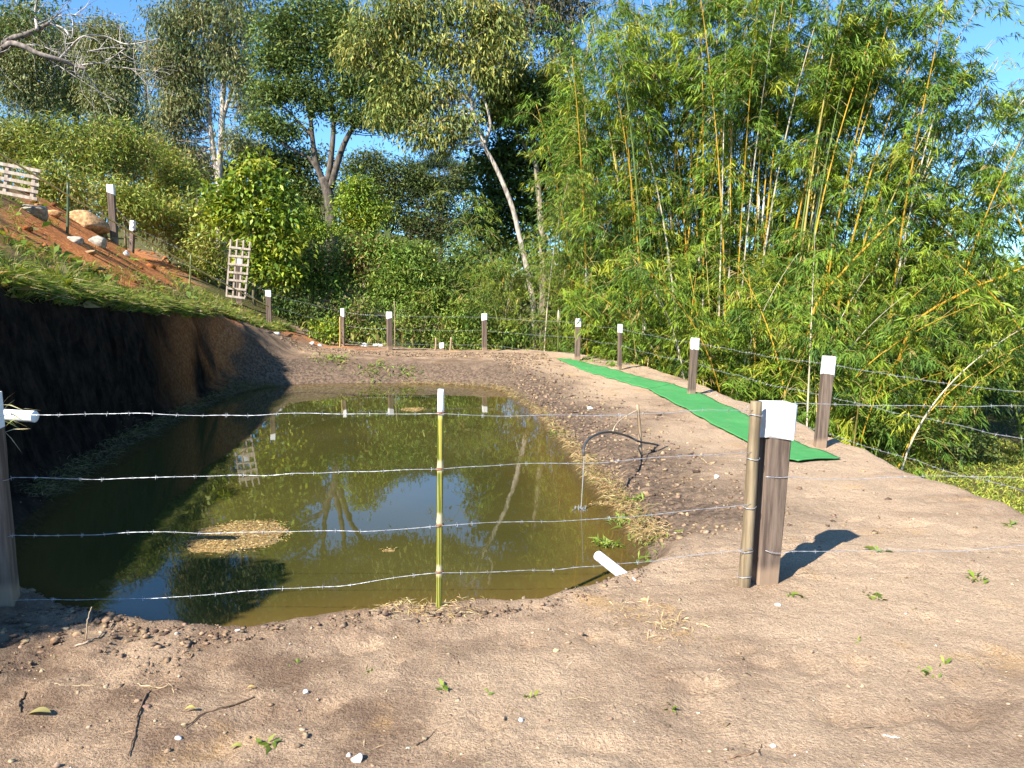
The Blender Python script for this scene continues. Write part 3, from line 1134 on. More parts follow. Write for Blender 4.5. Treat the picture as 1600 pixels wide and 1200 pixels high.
jp = np.array([tip + (jw - tip) * s for s in np.linspace(0, 1, 30)])
tube_obj('stream', jp, 0.0045 + 0.0015 * rs.random(30), M['jet'], root, 6)
T = Tubes()
for k in range(26):
    a_ = rs.uniform(0, 6.283)
    q = jw + np.array([math.cos(a_), math.sin(a_), 0]) * rs.uniform(0.01, 0.09)
    T.add([q, q + np.array([rs.normal() * .01, rs.normal() * .01, rs.uniform(.01, .035)])], [0.0045, 0.002], 4)
o = T.obj('splash', M['jet'], root)
o['kind'] = 'stuff'

# PVC pipes
def pipe(label, a, c, r):
    a, c = np.array(a), np.array(c)
    ax = unit(c - a)
    P_ = [a + ax * .12, a + ax * 0.004, a, a, a + ax * .004, c]
    T = Tubes().add([a + ax * .35, a + ax * .1, a + ax * .002], [r * .86] * 3, 16, cap=False)
    T.add([a + ax * .002, a, a + ax * .003], [r * .86, r * .94, r], 16, cap=False)
    T.add([a + ax * .003, a + (c - a) * .5, c], [r, r, r], 16, cap=False)
    return tag(T.obj('drain_pipe', M['pvc'], None), label, 'pipe')


e = hitT(972, 897)
pipe('white plastic overflow pipe sticking out of near bank', at(934, 868, e[1] + .28), e + np.array([.1, -.15, -.05]), 0.034)
pipe('white plastic inlet pipe behind the post at the left edge', at(55, 651, 5.0), at(-140, 640, 5.1), 0.039)

# ------------------------------------------------------------------ floating mats
def mat_obj(label, cx, cy, rx, ry, hgt, seed):
    r = np.random.default_rng(seed)
    nr, na = 22, 72
    V = []
    for i in range(nr + 1):
        for j in range(na):
            a_ = j * 2 * math.pi / na
            edge = 1 + 0.22 * (fbm(math.cos(a_) * 2.2 + seed, math.sin(a_) * 2.2, oct=4) - .5) * 2
            s = i / nr
            x = cx + rx * edge * s * math.cos(a_)
            y = cy + ry * edge * s * math.sin(a_)
            V.append((x, y, s))
    V = np.array([[float(q) for q in v] for v in V])
    V[:, 2] = WATER_Z - 0.006 + hgt * (1 - V[:, 2] ** 3) * (0.6 + 0.8 * fbm(V[:, 0] * 7, V[:, 1] * 7, oct=3))
    F = []
    for i in range(nr):
        for j in range(na):
            F.append((i * na + j, (i + 1) * na + j, (i + 1) * na + (j + 1) % na, i * na + (j + 1) % na))
    root = thing('floating_mat', label, 'floating mat', (cx, cy, WATER_Z), 'floating mats of plant debris')
    np_obj('mat', np.array(V), np.array(F), M['scum'], root, None, True)
    n = int(2600 * rx * ry / 0.16)
    a_ = r.uniform(0, 6.283, n)
    s = np.sqrt(r.random(n)) * (1 + .1 * r.normal(size=n))
    x = cx + rx * s * np.cos(a_)
    y = cy + ry * s * np.sin(a_)
    P = np.stack([x, y, WATER_Z + .004 + hgt * np.clip(1 - s ** 3, 0, 1) * (0.6 + .8 * fbm(x * 7, y * 7, oct=3))], -1)
    D = np.stack([r.normal(size=n), r.normal(size=n), r.normal(size=n) * .12 + .04], -1)
    V, F = leaves(P, D, r.uniform(.015, .05, n), r.uniform(.003, .007, n), r)
    o = np_obj('straw_litter', V, F, M['straw'], root, palette(n, [(0.42, 0.29, 0.11), (0.3, 0.19, 0.06), (0.2, 0.13, .05), (.5, .4, .2)], r, .2))
    o['kind'] = 'stuff'
    return root


p = hitz(372, 838, WATER_Z)
mat_obj('large brown floating mat of plant debris on the pond', p[0], p[1], 0.40, 0.44, 0.03, 1)
p = hitz(608, 860, WATER_Z)
mat_obj('small brown scrap of debris floating near pond middle', p[0], p[1], 0.06, 0.045, 0.01, 2)
p = hitz(960, 787, WATER_Z)
mat_obj('tan floating scum patch against the right bank', p[0] - .05, p[1], 0.2, 0.07, 0.012, 3)
p = hitz(645, 640, WATER_Z)
mat_obj('thin tan scum streak near the far bank', p[0], p[1], 0.22, 0.22, 0.01, 4)

# ------------------------------------------------------------------ rocks
def rock(name, label, p, sx, sy, sz, seed, col, sub=3, group=None, rot=0.0, cat='rock'):
    bm = bmesh.new()
    bmesh.ops.create_icosphere(bm, subdivisions=sub, radius=1.0)
    V = np.array([v.co for v in bm.verts])
    r = np.random.default_rng(seed)
    for _ in range(14):          # chop flat faces off
        n_ = unit(r.normal(size=3))
        d_ = r.uniform(.45, .8)
        k = np.clip(V @ n_ - d_, 0, None)
        V -= k[:, None] * n_ * .85
    V *= (1 + 0.22 * (fbm(V[:, 0] * 2.5 + seed, V[:, 1] * 2.5, V[:, 2] * 2.5, oct=4) - .5))[:, None]
    V *= np.array([sx, sy, sz]) * 1.3
    c, s = math.cos(rot), math.sin(rot)
    V = np.stack([V[:, 0] * c - V[:, 1] * s, V[:, 0] * s + V[:, 1] * c, V[:, 2]], -1)
    F = np.array([[v.index for v in f.verts] for f in bm.faces])
    bm.free()
    o = np_obj(name, V + np.array(p), F, M['stone'], None, np.tile(col, (len(F), 1)), False)
    return tag(o, label, cat, group)


tan = (0.33, 0.215, 0.115)
pale = (0.42, 0.35, 0.27)
for (px, py, rx, ry, sz, col, lab) in [
    (55, 335, 19, 13, .9, (0.3, 0.26, 0.2), 'dark topped stone under the right end of the pallet'),
    (140, 358, 25, 14, 1.1, (0.42, 0.25, 0.12), 'large tan boulder on red soil beside the green stake'),
    (84, 338, 10, 7, .7, (0.5, .27, .12), 'small orange stone between pallet and large boulder'),
    (118, 378, 11, 7, 1.0, pale, 'pale flat stone below the large tan boulder'),
    (152, 382, 14, 9, 1.0, (0.36, .33, .27), 'greyish stone with dark hollow below the boulder'),
    (140, 396, 9, 5, .7, tan, 'small tan stone low in the red soil'),
    (166, 345, 10, 6, .8, (0.48, .32, .17), 'tan stone against foot of the tall slope post'),
    (196, 399, 5.5, 5, .9, (0.75, .72, .68), 'white stone at the foot of the short leaning post'),
    (432, 522, 5.5, 3.5, .9, (0.72, .7, .66), 'white stone at the foot of the corner post'),
    (487, 538, 4, 4, .9, (0.7, .66, .6), 'left of two white stones left of the yellow stake'),
    (500, 541, 4.5, 3, .9, (0.68, .64, .58), 'right of two white stones left of the yellow stake'),
    (569, 541, 7.5, 4, .9, (0.7, .66, .6), 'left of two white stones before the far post'),
    (591, 541, 7.5, 3.5, .9, (0.72, .68, .62), 'right of two white stones before the far post'),
    (899, 914, 22, 6, .8, (0.45, .32, .18), 'flat tan slab of hard soil at the near water edge'),
    (557, 1188, 10, 6, .9, (0.62, .56, .48), 'pale stone at the bottom edge of the foreground'),
    (478, 1086, 4, 4, .9, (0.72, .7, .68), 'small white pebble left of foreground middle'),
    (545, 1184, 4, 4, .9, (0.7, .62, .52), 'little pebble touching the pale bottom edge stone'),
    (1008, 942, 6, 5, .9, (0.5, .37, .2), 'small tan stone below the white overflow pipe'),
    (868, 1021, 5, 4, .9, (0.55, .4, .22), 'small ochre stone right of foreground middle'),
    (371, 987, 4, 3, .9, (.7, .68, .64), 'white pebble at water edge below the pond'),
    (278, 1155, 5, 4, .9, (.6, .6, .62), 'grey white pebble in the lower left dirt'),
    (814, 1127, 4, 3.5, .9, (.72, .7, .66), 'white pebble in the lower middle dirt'),
    (1208, 1170, 4, 3.5, .9, (.76, .74, .7), 'white pebble in the lower right dirt'),
    (1216, 949, 4.5, 3, .9, (.75, .72, .68), 'white pebble below the large gate post'),
    (922, 639, 5, 4, .9, (.7, .68, .64), 'white stone on the right bank near black hose'),
    (1120, 748, 4, 3.5, .9, (.72, .7, .67), 'white pebble on the bank left of gate stake'),
]:
    p = hitT(px, py)
    sc = np.linalg.norm(p - np.array([0, 0, CAMZ])) / FPX
    rock('rock' if rx > 8 else 'stone', lab, p + np.array([0, 0, ry * sc * (.25 if rx < 20 else .5)]), rx * sc, rx * sc * .8, ry * sc * sz, int(px * 7 + py), col, 3 if rx > 8 else 2, None, rs.uniform(0, .6) - .3, 'rock' if rx > 8 else 'stone')

# ------------------------------------------------------------------ vegetation builders
BAM = [(0.20, 0.275, 0.025), (0.14, 0.225, 0.026), (0.09, 0.165, 0.026), (0.285, 0.31, 0.03), (0.05, 0.10, 0.023)]
BAMW = [0.27, 0.3, 0.23, 0.09, 0.11]


class Leaves:
    def __init__(s): s.V, s.F, s.C, s.n = [], [], [], 0
    def add(s, V, F, C):
        s.V.append(V); s.F.append(F + s.n); s.C.append(C); s.n += len(V)
    def obj(s, name, mat, parent):
        return np_obj(name, np.vstack(s.V), np.vstack(s.F), mat, parent, np.vstack(s.C))


def bamboo(label, cx, cy, n, spread, hmin, hmax, seed, lean=(0, 0), zlo=0.8, dens=1.0, gate=0.42, leafL=0.29, cols=BAM, w=BAMW, lean_amt=1.6, culm_r=0.034, yellow=0.7, bare=(99, 99), per=(2, 4), canes=0):
    r = np.random.default_rng(seed)
    bz = hz(cx, cy)
    root = thing('bamboo_clump', label, 'bamboo', (cx, cy, bz), 'bamboo clumps behind the fence')
    tw = Tubes()
    fP, fD, fS, fC = [], [], [], []
    for k in range(n + canes):
        a_ = r.uniform(0, 6.283)
        rr = spread * math.sqrt(r.random())
        bx, by = cx + rr * math.cos(a_), cy + rr * math.sin(a_) * 0.8
        b0 = np.array([bx, by, hz(bx, by) - .1])
        h = r.uniform(hmin, hmax)
        out = np.array([math.cos(a_) * rr / spread * lean_amt + lean[0] + r.normal() * .35, math.sin(a_) * rr / spread * lean_amt + lean[1] + r.normal() * .35, 0])
        m = 32
        s = np.linspace(0, 1, m)
        pts = b0 + np.array([0, 0, 1.0]) * (h * (s - 0.10 * s ** 3 * np.linalg.norm(out) / 2))[:, None] + out * (0.35 * s + s ** 2.2)[:, None]
        rad = culm_r * r.uniform(.7, 1.15) * (1 - 0.82 * s ** 1.4)
        rad = rad * (1 + 0.16 * (np.arange(m) % 2 == 0))
        u = r.random()
        if u < yellow * .75: col = (0.50, 0.30, 0.03)
        elif u < yellow: col = (0.46, 0.36, 0.10)
        elif u < yellow + .15: col = (0.55, 0.48, 0.34)
        else: col = (0.16, 0.21, 0.05)
        col = np.array(col) * r.uniform(.8, 1.15)
        cu = Tubes().add(pts, rad, 5, col).obj('culm', M['culm'], root)
        if r.random() < .3:
            i0 = int(r.uniform(.15, .5) * m)
            Tubes().add(pts[i0:i0 + 3] + np.array([0, -.004, 0]), [rad[i0] * 1.25, rad[i0 + 1] * 1.5, rad[i0 + 2] * .8], 6, (0.66, .58, .45)).obj('sheath', M['culm'], cu)
        # branches
        zz = zlo if k < n else h * .72
        if k >= n: zz = h * .75
        while zz < h * 0.99:
            f = zz / h
            p = np.array([np.interp(f, s, pts[:, q]) for q in range(3)])
            for _ in range(r.integers(per[0], per[1])):
                if bare[0] < p[2] < bare[1] and r.random() < .5: continue
                az = r.uniform(0, 6.283)
                L = r.uniform(.5, 1.4) * (1.2 - .4 * f)
                hd = np.array([math.cos(az), math.sin(az), 0])
                e = p + hd * L * .85 + np.array([0, 0, L * r.uniform(-.4, .3)])
                g = vnoise(e[0] * 0.8 + seed, e[1] * 0.8, e[2] * 1.05)
                if g < gate: continue
                mid = (p + e) / 2 + np.array([0, 0, L * .24])
                bp = spline([p, mid, e], 4)
                tw.add(bp, np.linspace(.007, .0025, 4), 3, (0.32, 0.27, .07), cap=False)
                nf = int((5 + L * 7.0) * dens)
                tt = r.uniform(.3, 1.0, nf)
                q = np.stack([np.interp(tt, np.linspace(0, 1, 4), bp[:, c]) for c in range(3)], -1)
                q += r.normal(size=q.shape) * np.array([.14, .14, .10])
                dd = hd * .8 + r.normal(size=q.shape) * .36 + np.array([0, 0, -.45])
                fP.append(q); fD.append(dd); fS.append(np.full(nf, r.uniform(.8, 1.15))); fC.append(np.full(nf, r.choice(len(cols), p=w)))
            zz += 0.30 + .12 * r.random()
    if tw.V: tw.obj('branches', M['culm'], root)['kind'] = 'stuff'
    fP, fD, fS = np.vstack(fP), unit(np.vstack(fD)), np.concatenate(fS)
    nl = 6
    N = len(fP)
    side = unit(np.cross(fD, np.array([0, 0, 1.0]) + r.normal(size=(N, 3)) * .35))
    ang = np.linspace(-1.15, 1.15, nl)[None, :] + r.normal(size=(N, nl)) * .16
    D = fD[:, None, :] * np.cos(ang)[..., None] + side[:, None, :] * np.sin(ang)[..., None] + r.normal(size=(N, nl, 3)) * .15 + np.array([0, 0, -.22])
    P = np.repeat(fP[:, None, :], nl, 1) + r.normal(size=(N, nl, 3)) * .025
    L = leafL * fS[:, None] * r.uniform(.6, 1.15, (N, nl)) * (1 - .25 * np.abs(ang))
    P, D, L = P.reshape(-1, 3), D.reshape(-1, 3), L.ravel()
    V, F = leaves(P, D, L, L * r.uniform(.095, .14, len(L)), r, .2, .14, .6)
    base = np.asarray(cols, float)[np.concatenate(fC)] * (1 + .12 * r.normal(size=(N, 1)))
    # some fans dry out to straw yellow
    dry = r.random(N) < .02
    base[dry] = np.array([0.36, 0.27, 0.10])
    C = np.repeat(base, nl, 0) * (1 + r.normal(size=(len(L), 1)) * .09)
    np_obj('foliage', V, F, M['leaf'], root, np.clip(C, .004, 1))
    return root, N * nl


LEAFTOT = [0]


def plant(name, label, cat, d, limbs, ell, seed, leaf=(0.12, 0.04), n_tw=20, per=26, rt=0.28, cols=None, w=None, droop=0.0, out=0.5, up=.5,
          bark=(0.2, 0.16, 0.12), group=None, gate=0.0, gsc=1.2, mat='leaf', trunk_name='trunk', twig_r=.012, jit=.14, flat=1.0, shell=.5, rd=.85):
    """tree or shrub: limb polylines in (px, py, depth offset), crown ellipses in (px, py, rx, ry, depth offset)"""
    r = np.random.default_rng(seed)
    k = d / FPX
    LP = []
    for pts, r0, r1 in limbs:
        P = [np.array(q) if len(q) == 4 else at(q[0], q[1], d + (q[2] if len(q) > 2 else 0)) for q in pts]
        LP.append((spline(P, max(8, 5 * len(P))), r0, r1))
    E = [(at(e[0], e[1], d + (e[4] if len(e) > 4 else 0)), e[2] * k, e[3] * k) for e in ell]
    if LP:
        b = LP[0][0][0].copy()
        gz_ = hz(b[0], b[1])
        if b[2] > gz_ - .05:
            P0 = np.vstack([[b[0], b[1], gz_ - .1], LP[0][0]])
            LP[0] = (P0, LP[0][1], LP[0][2])
            b = P0[0]
    else:
        c = np.mean([e[0] for e in E], 0)
        b = np.array([c[0], c[1], hz(c[0], c[1])])
    root = thing(name, label, cat, b, group)
    samples = []
    for i, (P, r0, r1) in enumerate(LP):
        s = np.linspace(0, 1, len(P))
        rad = r0 + (r1 - r0) * s ** .8
        if i == 0: rad[0] *= 1.35
        tube_obj(trunk_name if i == 0 else 'limb', P, rad, M['bark'], root, 8, np.array(bark) * r.uniform(.85, 1.15))
        samples.append(P)
    tw = Tubes()
    C_, S_ = [], []
    for (c, rx, rz) in E:
        vol = 1
        n = max(4, int(n_tw * (rx * rz) ** .5 / .9))
        q = unit(r.normal(size=(n * 2, 3))) * (r.random((n * 2, 1)) ** shell)
        q = c + q * np.array([rx, (rx + rz) / 2 * rd, rz])
        if gate > 0:
            q = q[vnoise(q[:, 0] * gsc + seed, q[:, 1] * gsc, q[:, 2] * gsc * 1.2) > gate]
        q = q[:n]
        C_.append(q)
        S_.append(np.tile(c, (len(q), 1)))
    C_, S_ = np.vstack(C_), np.vstack(S_)
    if samples:
        SS_ = np.vstack(samples)
        for q in C_:
            if r.random() < .45: continue
            dv = np.linalg.norm(SS_ - q, axis=1) + np.clip(SS_[:, 2] - q[2], 0, None) * 1.5
            j = np.argmin(dv)
            if dv[j] > 6: continue
            a = SS_[j]
            m = a * .5 + q * .5 + np.array([0, 0, -.08 * dv[j]]) + r.normal(size=3) * .06 * dv[j]
            L_ = np.linalg.norm(q - a)
            tw.add(spline([a, m, q], 4), np.linspace(twig_r * (0.7 + .5 * L_), twig_r * .3, 4), 3, np.array(bark) * r.uniform(.7, 1.2), cap=False)
    if tw.V: tw.obj('branches', M['bark'], root)['kind'] = 'stuff'
    n = len(C_) * per
    rep = np.repeat(C_, per, 0)
    off = r.normal(size=(n, 3)) * np.array([rt, rt, rt * .7 * flat])
    P = rep + off
    D = unit(off) * out + r.normal(size=(n, 3)) * .6 + np.array([0, 0, -droop])
    L = leaf[0] * r.uniform(.6, 1.25, n)
    V, F = leaves(P, D, L, leaf[1] * r.uniform(.7, 1.25, n), r, .15, .1, up)
    cb_ = np.repeat(palette(len(C_), cols, r, jit, w), per, 0)
    C = np.clip(cb_ * (1 + r.normal(size=(n, 1)) * .16), .004, 1)
    np_obj('crown' if cat == 'tree' else 'foliage', V, F, M[mat], root, C)
    LEAFTOT[0] += n
    return root


EUC = [(0.15, 0.18, 0.07), (0.205, 0.215, 0.085), (0.11, 0.14, 0.055), (0.25, 0.235, 0.095)]
GRN = [(0.18, 0.265, 0.04), (0.13, 0.215, 0.036), (0.25, 0.30, 0.055), (0.085, 0.145, 0.029)]
BRT = [(0.235, 0.31, 0.03), (0.175, 0.26, 0.028), (0.31, 0.345, 0.035), (0.11, 0.185, 0.025)]
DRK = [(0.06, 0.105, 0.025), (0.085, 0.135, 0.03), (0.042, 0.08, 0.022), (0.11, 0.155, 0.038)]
YEL = [(0.24, 0.26, 0.06), (0.18, 0.215, 0.055), (0.33, 0.305, 0.075), (0.10, 0.14, 0.04)]
HIL = [(0.22, 0.265, 0.045), (0.30, 0.31, 0.055), (0.135, 0.19, 0.04), (0.34, 0.30, 0.095), (0.23, 0.295, 0.045)]

# ------------------------------------------------------------------ trees
plant('eucalyptus_tree', 'tall two trunked eucalyptus with pale bark above the slope bushes', 'tree', 42,
      [([(343, 330), (342, 270), (346, 220), (348, 160), (351, 100), (350, 40), (346, -40)], .24, .07),
       ([(340, 275), (332, 225), (327, 175), (320, 130), (300, 85), (285, 40)], .17, .05),
       ([(347, 190), (362, 140), (376, 100), (385, 60)], .12, .04),
       ([(330, 210), (305, 180), (280, 160)], .1, .03),
       ([(349, 120), (330, 80), (318, 30)], .1, .03)],
      [(268, 55, 34, 50), (310, 30, 55, 48), (370, 40, 38, 55), (270, 125, 34, 45), (298, 105, 45, 40), (272, 190, 38, 38), (300, 160, 35, 30),
       (372, 118, 26, 34), (388, 165, 18, 30), (330, -30, 70, 45), (250, 90, 16, 30), (375, 225, 22, 20), (262, 235, 34, 26), (300, 250, 24, 20), (345, 80, 25, 30)],
      101, leaf=(.26, .06), n_tw=44, per=46, rt=.42, cols=EUC, droop=.9, bark=(.42, .36, .3), gate=.22, gsc=.9, twig_r=.02)
for i, (d, tx, ty0, ell, lab, sd) in enumerate([
    (96, 55, 250, [(40, 40, 45, 40), (70, 85, 45, 40), (20, 110, 45, 40), (50, 150, 45, 30), (-20, 60, 50, 60)], 'hazy eucalyptus at the upper left behind bare branches', 111),
    (104, 118, 260, [(108, 68, 26, 24), (125, 100, 40, 40), (100, 150, 40, 35), (135, 140, 30, 35)], 'hazy eucalyptus second from the left edge', 112),
    (92, 182, 280, [(160, 55, 22, 24), (180, 68, 20, 22), (165, 95, 30, 34), (188, 105, 24, 34), (165, 145, 34, 36), (186, 150, 26, 28), (180, 180, 26, 14)], 'dense eucalyptus with open sky on its right side', 113),
    (110, 228, 300, [(228, 200, 18, 24), (232, 240, 24, 24), (215, 250, 20, 18)], 'small far eucalyptus left of the two trunked one', 114)]):
    plant('eucalyptus_tree', lab, 'tree', d, [([(tx, ty0 + 60), (tx + 2, 180), (tx - 2, 110), (tx + 4, 40)], .45, .1), ([(tx, 190), (tx - 16, 140), (tx - 24, 95)], .12, .04), ([(tx + 1, 160), (tx + 18, 120), (tx + 22, 80)], .12, .04)],
          ell, sd, leaf=(.46, .14), n_tw=28, per=52, rt=.95, cols=[tuple(np.array(c) * 1.0) for c in EUC], droop=.7, bark=(.3, .25, .2), gate=.12, gsc=.5, twig_r=.02)
plant('spreading_tree', 'dark spreading tree with several bare limbs rising from one trunk', 'tree', 34,
      [([(517, 372), (517, 335), (512, 300), (504, 278)], .30, .2),
       ([(508, 290), (494, 255), (488, 215), (484, 180), (472, 140), (450, 95), (438, 60)], .15, .04),
       ([(512, 285), (518, 240), (521, 195), (517, 155), (508, 105), (505, 50)], .15, .04),
       ([(516, 295), (532, 240), (548, 205), (572, 170), (592, 130), (600, 90)], .17, .04),
       ([(500, 272), (484, 248), (462, 236), (438, 222), (424, 212)], .10, .03),
       ([(489, 215), (470, 195), (452, 175), (430, 160)], .09, .03),
       ([(519, 200), (535, 160), (545, 110), (548, 60)], .1, .03),
       ([(486, 190), (492, 150), (486, 110), (480, 60)], .08, .03)],
      [(438, 42, 40, 36), (495, 18, 50, 36), (545, 40, 40, 38), (425, 92, 28, 30), (470, 80, 40, 34), (520, 85, 36, 34), (575, 90, 32, 34), (425, 150, 30, 26), (470, 135, 34, 22),
       (548, 135, 34, 26), (600, 140, 30, 32), (418, 190, 22, 14), (450, 205, 20, 12), (560, 185, 38, 18), (610, 190, 26, 22), (500, 165, 24, 14), (590, 60, 24, 26), (630, 170, 22, 22)],
      121, leaf=(.2, .075), n_tw=52, per=46, rt=.38, cols=[(0.10, 0.15, 0.04), (0.075, 0.12, 0.033), (0.14, 0.195, 0.05), (0.18, 0.22, 0.05)], out=.5, bark=(.11, .09, .07), gate=.27, gsc=.95, flat=.7, twig_r=.016)
YARD = [(5.2, -40), (4.9, 8), (4.6, 13), (4.2, 16), (3.4, 19), (2.4, 21.2), (0.2, 23.3), (-3, 23.5), (-6.3, 23.2), (-9.3, 26.3), (-11.7, 23.7), (-10.3, 19.5), (-11, 15), (-13, 9), (-14, -40)]
plant('eucalyptus_tree', 'leaning pale trunked eucalyptus with drooping yellowish leaves over the bamboo', 'tree', 27,
      [([(836, 500), (831, 455), (822, 412), (812, 370), (800, 322), (778, 268), (757, 228), (742, 185), (730, 135), (712, 92), (690, 62), (660, 42), (622, 34)], .125, .03),
       ([(733, 150), (738, 122), (722, 95), (700, 50), (686, 0), (680, -40)], .07, .03),
       ([(757, 226), (766, 196), (760, 165), (748, 140)], .07, .03),
       ([(735, 160), (700, 130), (665, 110), (640, 120)], .06, .02)],
      [(575, 48, 40, 40), (620, 20, 45, 35), (680, 12, 50, 34), (735, 20, 34, 34), (560, 85, 22, 22), (612, 95, 30, 30), (612, 150, 14, 28), (605, 185, 12, 18), (690, 75, 36, 28), (660, 160, 26, 30), (715, 195, 28, 26),
       (745, 95, 26, 34), (768, 120, 18, 28), (655, 205, 20, 20), (690, 215, 18, 14), (640, 55, 36, 26), (765, 60, 20, 30), (700, 135, 20, 20), (785, 30, 26, 34), (800, 80, 22, 26), (640, 120, 22, 26)],
      131, leaf=(.23, .055), n_tw=42, per=42, rt=.32, cols=YEL, droop=1.0, bark=(.4, .34, .28), gate=.22, gsc=1.2, twig_r=.014)
plant('eucalyptus_tree', 'pale forked eucalyptus trunk rising behind the bamboo top', 'tree', 31,
      [([(925, 470), (918, 330), (910, 210), (904, 130), (897, 85), (893, 35), (890, -40)], .15, .06),
       ([(906, 140), (914, 100), (922, 60), (930, 20)], .1, .04),
       ([(893, 40), (865, 20), (835, 10)], .07, .03)],
      [(828, 18, 42, 30), (868, 48, 24, 34), (812, 48, 16, 20), (895, 8, 40, 26), (850, -20, 50, 25), (880, 85, 14, 20)],
      141, leaf=(.24, .055), n_tw=34, per=36, rt=.3, cols=[(0.08, .08, .04), (.11, .1, .05), (.055, .06, .035), (.15, .13, .05)], droop=.9, bark=(.45, .38, .31), gate=.28, gsc=1.2)
plant('leafy_tree', 'yellow green leafy tree left of the bamboo top', 'tree', 28.5,
      [([(850, 420), (842, 300), (832, 210), (825, 150)], .16, .05), ([(838, 260), (800, 190), (780, 150)], .08, .03), ([(836, 240), (868, 180), (880, 140)], .08, .03)],
      [(800, 135, 38, 34), (850, 130, 40, 32), (880, 165, 34, 34), (815, 180, 46, 30), (775, 165, 24, 26), (865, 205, 40, 30)],
      151, leaf=(.22, .06), n_tw=60, per=42, rt=.28, cols=[(0.2, .23, .04), (.15, .19, .035), (.26, .26, .055), (.09, .135, .03)], droop=.5, gate=.18, bark=(.3, .25, .18))
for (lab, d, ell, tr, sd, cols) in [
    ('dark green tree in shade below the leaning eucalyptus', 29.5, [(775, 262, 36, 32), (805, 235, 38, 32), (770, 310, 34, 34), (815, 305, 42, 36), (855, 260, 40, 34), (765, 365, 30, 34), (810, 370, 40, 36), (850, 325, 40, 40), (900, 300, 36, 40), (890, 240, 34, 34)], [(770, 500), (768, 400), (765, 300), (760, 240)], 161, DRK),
    ('dark olive tree in the middle distance behind the shrubs', 56, [(600, 272, 34, 20), (635, 266, 28, 20), (555, 268, 30, 20), (575, 250, 26, 14), (540, 300, 30, 20), (590, 300, 34, 22), (715, 350, 34, 26), (745, 345, 26, 30), (690, 372, 34, 20), (682, 290, 32, 20), (716, 292, 28, 24), (740, 262, 24, 26), (655, 285, 26, 20), (640, 305, 34, 20), (690, 320, 24, 20), (660, 345, 40, 22), (610, 340, 30, 22)], [(640, 430), (640, 350), (635, 290)], 162, [(0.1, .13, .035), (.075, .105, .03), (.14, .16, .045), (.05, .08, .025)]),
    ('olive tree filling the gap behind the left hillside bushes', 50, [(30, 205, 44, 26), (75, 200, 34, 24), (10, 240, 44, 26), (60, 240, 40, 24), (105, 225, 30, 24)], [(50, 300), (50, 260), (48, 215)], 164, [(0.11, .145, .045), (.085, .12, .04), (.15, .175, .055), (.06, .09, .03)]),
    ('blue green tree behind the tall slope post', 52, [(150, 205, 34, 24), (190, 215, 26, 24), (165, 245, 40, 26), (130, 250, 34, 22)], [(160, 310), (160, 260), (158, 215)], 165, [(0.1, .135, .05), (.075, .11, .045), (.14, .17, .06), (.055, .085, .035)]),
    ('dull olive tree at the foot of the two trunked eucalyptus', 46, [(285, 265, 32, 22), (320, 275, 30, 22), (255, 280, 30, 22), (370, 270, 28, 22), (395, 250, 20, 24)], [(310, 340), (310, 300), (308, 270)], 166, [(0.12, .15, .05), (.09, .12, .04), (.16, .18, .06), (.065, .09, .03)]),
    ('rounded green tree left of the dark spreading tree trunk', 44, [(445, 248, 30, 20), (480, 250, 26, 18), (405, 240, 24, 16), (470, 275, 26, 22), (420, 265, 26, 18), (455, 300, 30, 22), (490, 305, 20, 18)], [(460, 420), (458, 340), (452, 280)], 163, [(0.13, .16, .045), (.1, .13, .04), (.175, .2, .055), (.075, .1, .03)]),
]:
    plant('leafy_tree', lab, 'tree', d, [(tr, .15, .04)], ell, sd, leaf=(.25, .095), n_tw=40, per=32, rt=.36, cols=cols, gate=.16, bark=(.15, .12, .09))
# flat-topped conifer between the spreading tree and the bamboo
plant('conifer_tree', 'flat topped dark conifer seen between spreading tree and bamboo', 'tree', 68,
      [([(688, 420), (688, 330), (686, 262)], .2, .08), ([(687, 290), (670, 275), (655, 268)], .08, .03), ([(687, 288), (704, 274), (716, 268)], .08, .03), ([(687, 300), (668, 292), (650, 285)], .07, .03), ([(687, 300), (706, 292), (722, 286)], .07, .03)],
      [(655, 262, 16, 7), (675, 255, 16, 7), (700, 258, 18, 7), (718, 266, 14, 7), (650, 284, 14, 6), (722, 286, 14, 6), (688, 246, 20, 8)],
      171, leaf=(.26, .05), n_tw=50, per=44, rt=.4, cols=[(0.045, .065, .025), (.03, .05, .02), (.06, .08, .03)], gate=0, flat=.4, bark=(.14, .11, .09))
plant('leafy_shrub', 'bright big leaved bush rising behind the lattice frame', 'shrub', 24.6,
      [([(396, 450), (398, 400), (400, 340), (402, 290)], .06, .03), ([(398, 410), (365, 350), (350, 310)], .04, .02), ([(398, 400), (430, 350), (440, 310)], .04, .02)],
      [(402, 268, 32, 26), (380, 300, 36, 26), (345, 312, 26, 18), (432, 305, 22, 26), (360, 340, 34, 20), (405, 340, 36, 26), (440, 345, 22, 22), (415, 378, 40, 22), (450, 385, 26, 22), (400, 412, 26, 24), (438, 425, 26, 22)],
      181, leaf=(.22, .09), n_tw=46, per=26, rt=.24, cols=BRT, droop=.35, out=.7, up=.55, mat='leaf_glossy', trunk_name='stem', gate=.2, bark=(.2, .17, .1))
